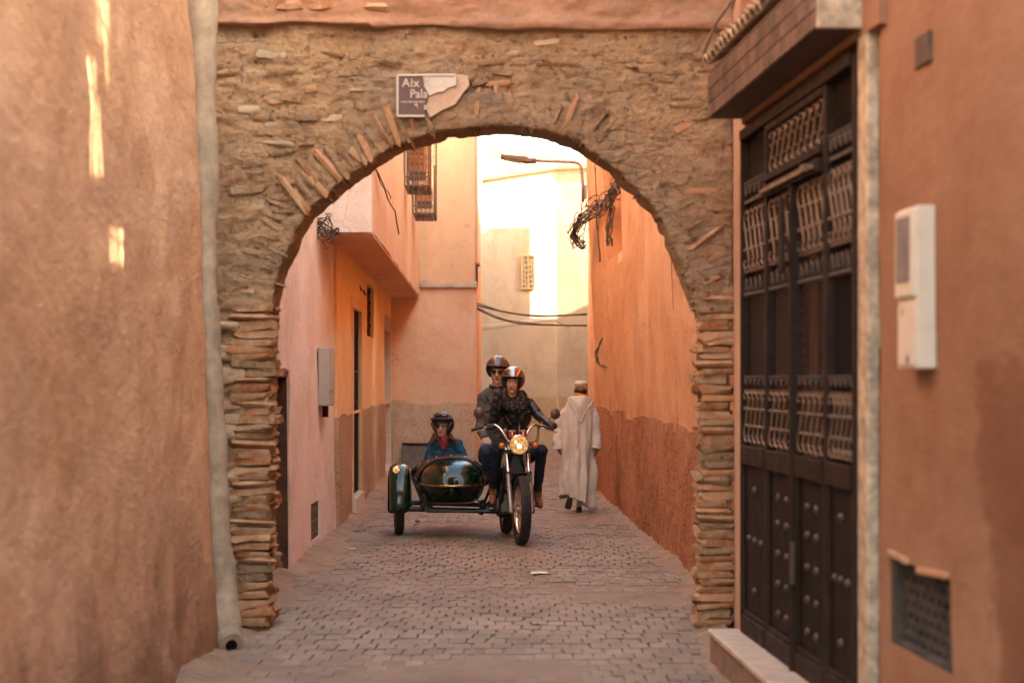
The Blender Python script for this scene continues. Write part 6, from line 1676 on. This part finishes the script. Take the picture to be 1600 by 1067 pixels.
# --- man on the pillion seat
hc = W(777.5, 581, 18.88); HR = face_R(-4, 2, 3)
pel = W(774, 712, 19.02); chest = W(772, 652, 18.98); nb_ = W(776, 605, 18.95)
shl, shr = W(755, 623, 18.97), W(797, 623, 18.97); ell_, wrl = W(750, 668, 18.90), W(757.5, 684, 18.66)
knl = W(758.5, 703, 18.50); anl = W(761, 741, 18.72); hpl = pel + np.array([-.09, -.03, -.01]); hpr = pel + np.array([.10, -.03, -.01]); knr = hpr + np.array([.12, -.42, .06]); anr = knr + np.array([-.02, .2, -.38])
SK, LP, JK, JN, BT, SL_ = range(6)
pr = head_prims(hc, HR, SK, LP, 1.0, False)
pr += [('c', chest, pel + np.array([0, 0, .10]), .125, .125, JK), ('e', chest + np.array([0, 0, .04]), (.170, .115, .16), None, JK), ('e', pel + np.array([0, 0, .03]), (.175, .13, .12), None, JK),
       ('c', shl, nb_ + np.array([-.03, 0, -.035]), .070, .066, JK), ('c', shr, nb_ + np.array([.03, 0, -.035]), .070, .066, JK), ('c', nb_ + np.array([0, 0, -.05]), chest, .07, .12, JK),
       ('c', shl, ell_, .068, .052, JK), ('c', ell_, wrl, .054, .040, JK), ('c', shr, shr + np.array([.04, -.1, -.26]), .066, .05, JK), ('c', shr + np.array([.04, -.1, -.26]), shr + np.array([-.02, -.32, -.3]), .05, .04, JK),
       ('c', hpl, knl, .092, .066, JN), ('c', knl, anl, .066, .045, JN), ('c', hpr, knr, .092, .066, JN), ('c', knr, anr, .066, .045, JN)]
pr += boot(anl + np.array([0, .03, -.05]), anl + np.array([-.05, -.16, -.065]), BT, SL_, 1.0) + boot(anr + np.array([0, .03, -.05]), anr + np.array([.04, -.16, -.065]), BT, SL_, 1.0)
pr += hand(wrl, W(764.5, 693, 18.52) - wrl, (-.15, -.35, .95), SK, 1.0, .32, -1)
pr += hand(shr + np.array([-.02, -.32, -.3]), (-.2, -1, -.2), (0, 0, 1), SK, 1.0, .6, 1)
pm = person('person', 'man in grey tweed jacket and sunglasses riding pillion behind the woman', pel + np.array([0, 0, -.1]), pr, [M_SKIN, M_LIP, M_TWEED, M_JEANB, M_BOOTG, M_SOLE], .006, {JK: (.006, (8, 8, 12)), JN: (.005, (10, 10, 14))}, seed=9)
sunglasses(pm, hc, HR, 1.0)
ho, HP = helmet(pm, hc + HR @ np.array([0, .015, .040]), HR, .124, M_HELB, 12, 60, -52, True)
MB().tube([HP(a, 5, .90) for a in range(-58, 59, 8)], .011, 8).build('brow_padding', M_LINER, ho, 180)
for sx in (-1, 1): MB().capsule(HP(sx * 62, -5, .88), HP(sx * 60, -50, .84), .022, .018, 10).build('cheek_pad', M_LINER, ho, 180)
b = MB(); b.tube([nb_ + np.array([.058 * math.cos(t), -.012 + .056 * math.sin(t), .012 + .014 * math.sin(t)]) for t in np.linspace(0, 2 * math.pi, 20, endpoint=False)], .022, 8, closed=True); b.build('collar', M_LEATHER, pm, 180)
MB().prism([(W(a, c, 18.9)[0], W(a, c, 18.9)[2]) for a, c in ((767, 609), (771, 614), (777, 646), (765, 628), (761, 616))], lambda u, q, d: np.array([u, 18.845 + d, q]), 0, .02).build('lapel', M_TWEED, pm, 0, .005)

# --- child in the sidecar
hc = W(691.5, 667, 18.80); HR = face_R(-14, -6, 0); s = .86
nb_ = W(694, 689, 18.86); shl, shr = W(676, 695, 18.88), W(716, 695, 18.88); chest = W(696, 715, 18.90); pel = W(698, 741, 19.12)
pr = head_prims(hc, HR, 0, 1, s, False)
pr += [('c', nb_ + np.array([0, 0, -.02]), chest, .06, .11, 2), ('e', chest, (.145, .105, .14), None, 2), ('c', chest, pel, .12, .12, 2), ('c', shl, nb_, .058, .05, 2), ('c', shr, nb_, .058, .05, 2),
       ('c', shl, W(669, 722, 18.82), .056, .048, 2), ('c', W(669, 722, 18.82), W(683, 738, 18.66), .046, .036, 2), ('c', shr, W(727, 722, 18.82), .056, .048, 2), ('c', W(727, 722, 18.82), W(712, 738, 18.66), .046, .036, 2),
       ('c', pel + np.array([-.07, 0, -.04]), pel + np.array([-.08, -.42, .0]), .07, .05, 3), ('c', pel + np.array([.07, 0, -.04]), pel + np.array([.08, -.42, .0]), .07, .05, 3)]
pr += hand(W(683, 738, 18.66), (.4, -.7, -.1), (0, 0, 1), 0, .8, .5, 1) + hand(W(712, 738, 18.66), (-.4, -.7, -.1), (0, 0, 1), 0, .8, .5, -1)
ch = person('person', 'child in teal jumper, dark helmet and red bandana seated in the sidecar', pel + np.array([0, 0, -.1]), pr, [M_SKIN, M_LIP, M_TEAL, M_JEAN], .006, {2: (.006, (9, 9, 12))}, seed=17)
sunglasses(ch, hc, HR, s, M_GOLDF)
ho, HP = helmet(ch, hc + HR @ np.array([0, .012, .034]), HR, .117, M_HELD, 14, 62, -54, False)
MB().tube([HP(a, 20, 1.03) for a in range(-70, 71, 7)], .017, 8).build('goggle_strap', M_LEATHB, ho, 180)
for sx in (-1, 1):
    ctr_ = HP(sx * 21, 36, 1.04); na_, nb2, nd_ = frame_of(ctr_ - hc)
    MB().lathe([(0, .034), (.012, .036), (.02, .03), (.016, 0)], lambda x, u, v: ctr_ + nd_ * x + na_ * u * 1.15 + nb2 * v * .8, 18).build('goggles', M_BLACK, ho, 60)
MB().tube([HP(a, 5, .90) for a in range(-58, 59, 8)], .010, 8).build('brow_padding', M_LINER, ho, 180)
for sx in (-1, 1): MB().capsule(HP(sx * 64, -5, .90), HP(sx * 60, -52, .86), .024, .02, 10).build('ear_flap', M_HELD, ho, 180)
b = MB(); g = np.random.default_rng(8)
for k in range(40):
    sx = 1 if k % 2 else -1; p = hc + np.array([sx * g.uniform(.05, .085), .03 + g.normal(0, .02), -.075 + g.normal(0, .01)])
    b.tube(smooth_path([p, p + np.array([sx * .022, -.01, -.04]), p + np.array([sx * (.05 + g.normal(0, .012)), -.03 + g.normal(0, .02), -.072 + g.normal(0, .012)])], 4), [.012] * 5 + [.009] * 3 + [.004], 6)
o_ = b.build('hair', M_HAIRB, ch, 180); o_['kind'] = 'stuff'
bv = []; bf = []; nu, nv = 15, 11     # bandana tied cowboy style: a pleated triangle over the chest
for i in range(nv):
    t = i / (nv - 1)
    for j in range(nu):
        u = -1 + 2 * j / (nu - 1); wdt = .088 * (1 - t * .93)
        bv.append(W(693.5, 683, 18.80) + np.array([u * wdt, -.035 - .03 * (1 - abs(u)) * (1 - .5 * t) + .05 * abs(u) ** 1.5 * (1 - t) + .008 * math.sin(u * 7 + t * 5), -.135 * t + .02 * abs(u) * (1 - t) + .006 * math.sin(u * 9) * (1 - t)]))
for i in range(nv - 1):
    for j in range(nu - 1): bf.append((i * nu + j, i * nu + j + 1, (i + 1) * nu + j + 1, (i + 1) * nu + j))
v3, f3 = thicken(np.array(bv), bf, (0, .012, 0)); b = MB(); b.add(v3, f3); bo = b.build('bandana', M_BANDANA, ch, 180)
MB().tube([nb_ + np.array([.068 * math.cos(t), -.012 + .062 * math.sin(t), .032 + .01 * math.sin(2 * t)]) for t in np.linspace(0, 2 * math.pi, 20, endpoint=False)], .02, 8, closed=True).build('neck_roll', M_BANDANA, bo, 180)

# --- man walking away
MY = 22.05; fx = W(905, 800, MY)
hc = W(907.5, 612, MY); HR = face_R(172, 6, 0); s = .90
nb_ = W(905, 625, MY + .01); shl, shr = W(885, 643, MY), W(924, 642, MY); chest = W(905, 665, MY); pel = W(905, 712, MY)
pr = head_prims(hc, HR, 0, 0, s, True)
pr += [('c', nb_, chest, .055, .11, 1), ('e', chest, (.16, .11, .17), None, 1), ('c', chest, pel, .13, .13, 1), ('c', shl, nb_, .06, .05, 1), ('c', shr, nb_, .06, .05, 1),
       ('c', shl, W(875, 672, MY + .02), .058, .05, 1), ('c', W(875, 672, MY + .02), W(872, 694, MY - .05), .044, .032, 0), ('c', shr, W(932, 672, MY), .058, .05, 1), ('c', W(932, 672, MY), W(932, 696, MY - .08), .044, .034, 0),
       ('c', pel + np.array([.07, 0, -.02]), W(912, 755, MY - .10), .08, .055, 1), ('c', W(912, 755, MY - .10), W(905, 790, MY + .02), .055, .04, 1),
       ('c', pel + np.array([-.07, 0, -.02]), W(895, 752, MY + .12), .08, .055, 1), ('c', W(895, 752, MY + .12), W(892.5, 770, MY - .12), .05, .036, 1),
       # planted right shoe and lifted left shoe with its sole turned back
       ('c', W(905, 795.5, MY + .00), W(906, 795.5, MY + .17), .040, .034, 2), ('c', W(904.5, 797, MY - .03), W(905.5, 797, MY + .05), .034, .036, 2),
       ('c', W(891.5, 775, MY - .17), W(888, 790, MY - .08), .034, .046, 3), ('c', W(892, 773, MY - .13), W(889, 788, MY - .04), .034, .038, 2)]
pr += hand(W(872, 694, MY - .05), (.12, -.1, -1), (-1, -.3, 0), 0, .95, .5, 1) + hand(W(932, 696, MY - .08), (0, -.1, -1), (1, -.3, 0), 0, .95, .5, -1)
wk = person('person', 'man in a pale hooded robe and kufi cap walking away beside the terracotta wall', fx, pr, [M_SKIND, M_DJEL, M_SHOED, M_SOLE], .0065, None, seed=23)
# robe: one draped tube from the shoulders to the hem, with sleeves
zs = np.linspace(0, 1, 46); nA = 96; rv = []; rf = []
def prof(t):      # t 0 at the neck, 1 at the hem: centre px, half width px, half depth m, height px
    ks = [0, .06, .13, .25, .45, .65, .85, 1]
    return (np.interp(t, ks, [905, 905, 905, 905, 904.5, 903.5, 901, 900]), np.interp(t, ks, [9, 17, 23, 24.5, 24.5, 23.5, 22, 21]), np.interp(t, ks, [.07, .11, .135, .15, .165, .18, .2, .21]), np.interp(t, ks, [619, 627, 640, 660, 692, 725, 757, 779]))
for i, t in enumerate(zs):
    cx, hw, hd, py = prof(t)
    for j in range(nA):
        a = 2 * math.pi * j / nA; c, s_ = math.cos(a), math.sin(a)
        fold = (.006 + .034 * t ** 1.0) * (math.sin(7 * a + 2.2 * t + 1) * .6 + math.sin(13 * a - 3 * t) * .4 + .7 * math.sin(4 * a + 1.3))
        hx = hw / F * MY; p = W(cx, py, MY) + np.array([np.sign(c) * abs(c) ** .9 * (hx + fold), np.sign(s_) * abs(s_) ** .9 * (hd + fold), 0])
        if t > .6:       # swing of the hem: lifted over the raised left foot, trailing on the right
            k = (t - .6) / .4
            p[2] += -.125 * k * max(0, c) ** 1.3 * (1 if s_ < .5 else .6) + .13 * k ** 1.5 * max(0, -c) ** 1.4 * max(0, -s_) ** .8; p[0] += .03 * k * max(0, c); p[1] += -.05 * k * max(0, -s_) * max(0, -c)
        rv.append(p)
for i in range(len(zs) - 1):
    for j in range(nA): rf.append((i * nA + j, i * nA + (j + 1) % nA, (i + 1) * nA + (j + 1) % nA, (i + 1) * nA + j))
rv = np.array(rv); q = normals_of(rv, rf)
w_ = fbm(rv, (7, 7, 2.2), 4, 61); rv = rv + q * (.020 * (1 - 2 * np.abs(w_)) * np.linspace(.4, 1, len(zs)).repeat(nA))[:, None]
low_ = np.linspace(0, 1, len(zs)).repeat(nA)
rv[:, 2] += -.012 * np.sin(rv[:, 2] * 60 + rv[:, 0] * 20) * np.clip((low_ - .8) / .2, 0, 1) * .5
v3, f3 = thicken(rv, rf, -q * .006); robe = raw('robe', v3, f3, M_DJEL, wk)
for nm, pts, rad in (('l', [(884, 640, 0), (877, 655, .0), (874, 675, .0), (871.5, 690, -.04), (872, 702, -.05)], [.048, .058, .058, .060, .062]), ('r', [(925, 640, 0), (929.5, 655, 0), (931.5, 675, 0), (932, 690, -.04), (930.5, 702, -.07)], [.048, .058, .058, .060, .062])):
    P = [W(a, c, MY + y) for a, c, y in pts]; b = MB(); PP = smooth_path(P, 6); rr = np.interp(np.linspace(0, 1, len(PP)), np.linspace(0, 1, len(rad)), rad)
    b.tube(PP, list(rr), 22, caps=False); v = np.array(b.v); q = normals_of(v, b.f); v = v + q * (.010 * (1 - 2 * np.abs(fbm(v, (9, 9, 14), 3, 71))))[:, None]
    v3, f3 = thicken(v, b.f, -q * .005); raw('sleeve', v3, f3, M_DJEL, robe)
# pointed hood lying down the back
hv = []; hf = []; nu, nv = 19, 17
for i in range(nv):
    t = i / (nv - 1)
    for j in range(nu):
        u = -1 + 2 * j / (nu - 1); hw = (17.5 * (1 - t) ** .8 + 1.2) ; cx = 906 + t * 1.5
        p = W(cx + u * hw, 620 + 38 * t - 3.0 * (1 - abs(u)) * (1 - t), MY)
        p[1] -= .115 + .05 * math.sin(math.pi * min(1, t * 1.1)) ** .8 * (1 - abs(u) ** 2) + .03 * t + .010 * math.sin(u * 5 + t * 6) * (1 - t) - .05 * abs(u) ** 2.5 * (1 - t) - .02 * (1 - t)
        hv.append(p)
for i in range(nv - 1):
    for j in range(nu - 1): hf.append((i * nu + j, i * nu + j + 1, (i + 1) * nu + j + 1, (i + 1) * nu + j))
v3, f3 = thicken(np.array(hv), hf, (0, .03, 0)); b = MB(); b.add(v3, f3); b.build('hood', M_DJEL, wk, 180)
MB().tube(smooth_path([W(887, 623, MY - .06), W(893, 632, MY - .13), W(899, 645, MY - .165), W(906.5, 660, MY - .16), W(913, 647, MY - .165), W(921, 634, MY - .13), W(926, 626, MY - .06)], 6), .008, 6).build('hood_seam', M_DJEL, wk, 180)
MB().tube([W(908, 617.5, MY) + np.array([.066 * math.cos(t), .070 * math.sin(t) - .005, .012 * math.sin(2 * t)]) for t in np.linspace(0, 2 * math.pi, 20, endpoint=False)], .026, 8, closed=True).build('scarf', M_SCARFO, wk, 180)
b = MB(); cc = W(908, 603.5, MY); Tc = lambda x, u, v: cc + np.array([u, v, x]) + np.array([0, -.0, -.12 * v * .5])
b.lathe([(-.035, .081), (.03, .079), (.032, .078)], Tc, 28); b.lathe([(.03, .079), (.055, .076), (.066, .066), (.07, 0)], Tc, 28, m=1)
b.lathe([(-.035, .078), (-.035, .081)], Tc, 28)
cap_ = b.build('kufi_cap', [simple('cap_gold', (.40, .25, .11), .8, var=.2), simple('cap_white', (.66, .58, .50), .85)], wk, 40)
b = MB(); b.ell(W(907.5, 611, MY - .004), (.081, .094, .068), 18, 10); b.build('hair', M_HAIRD, wk, 180)
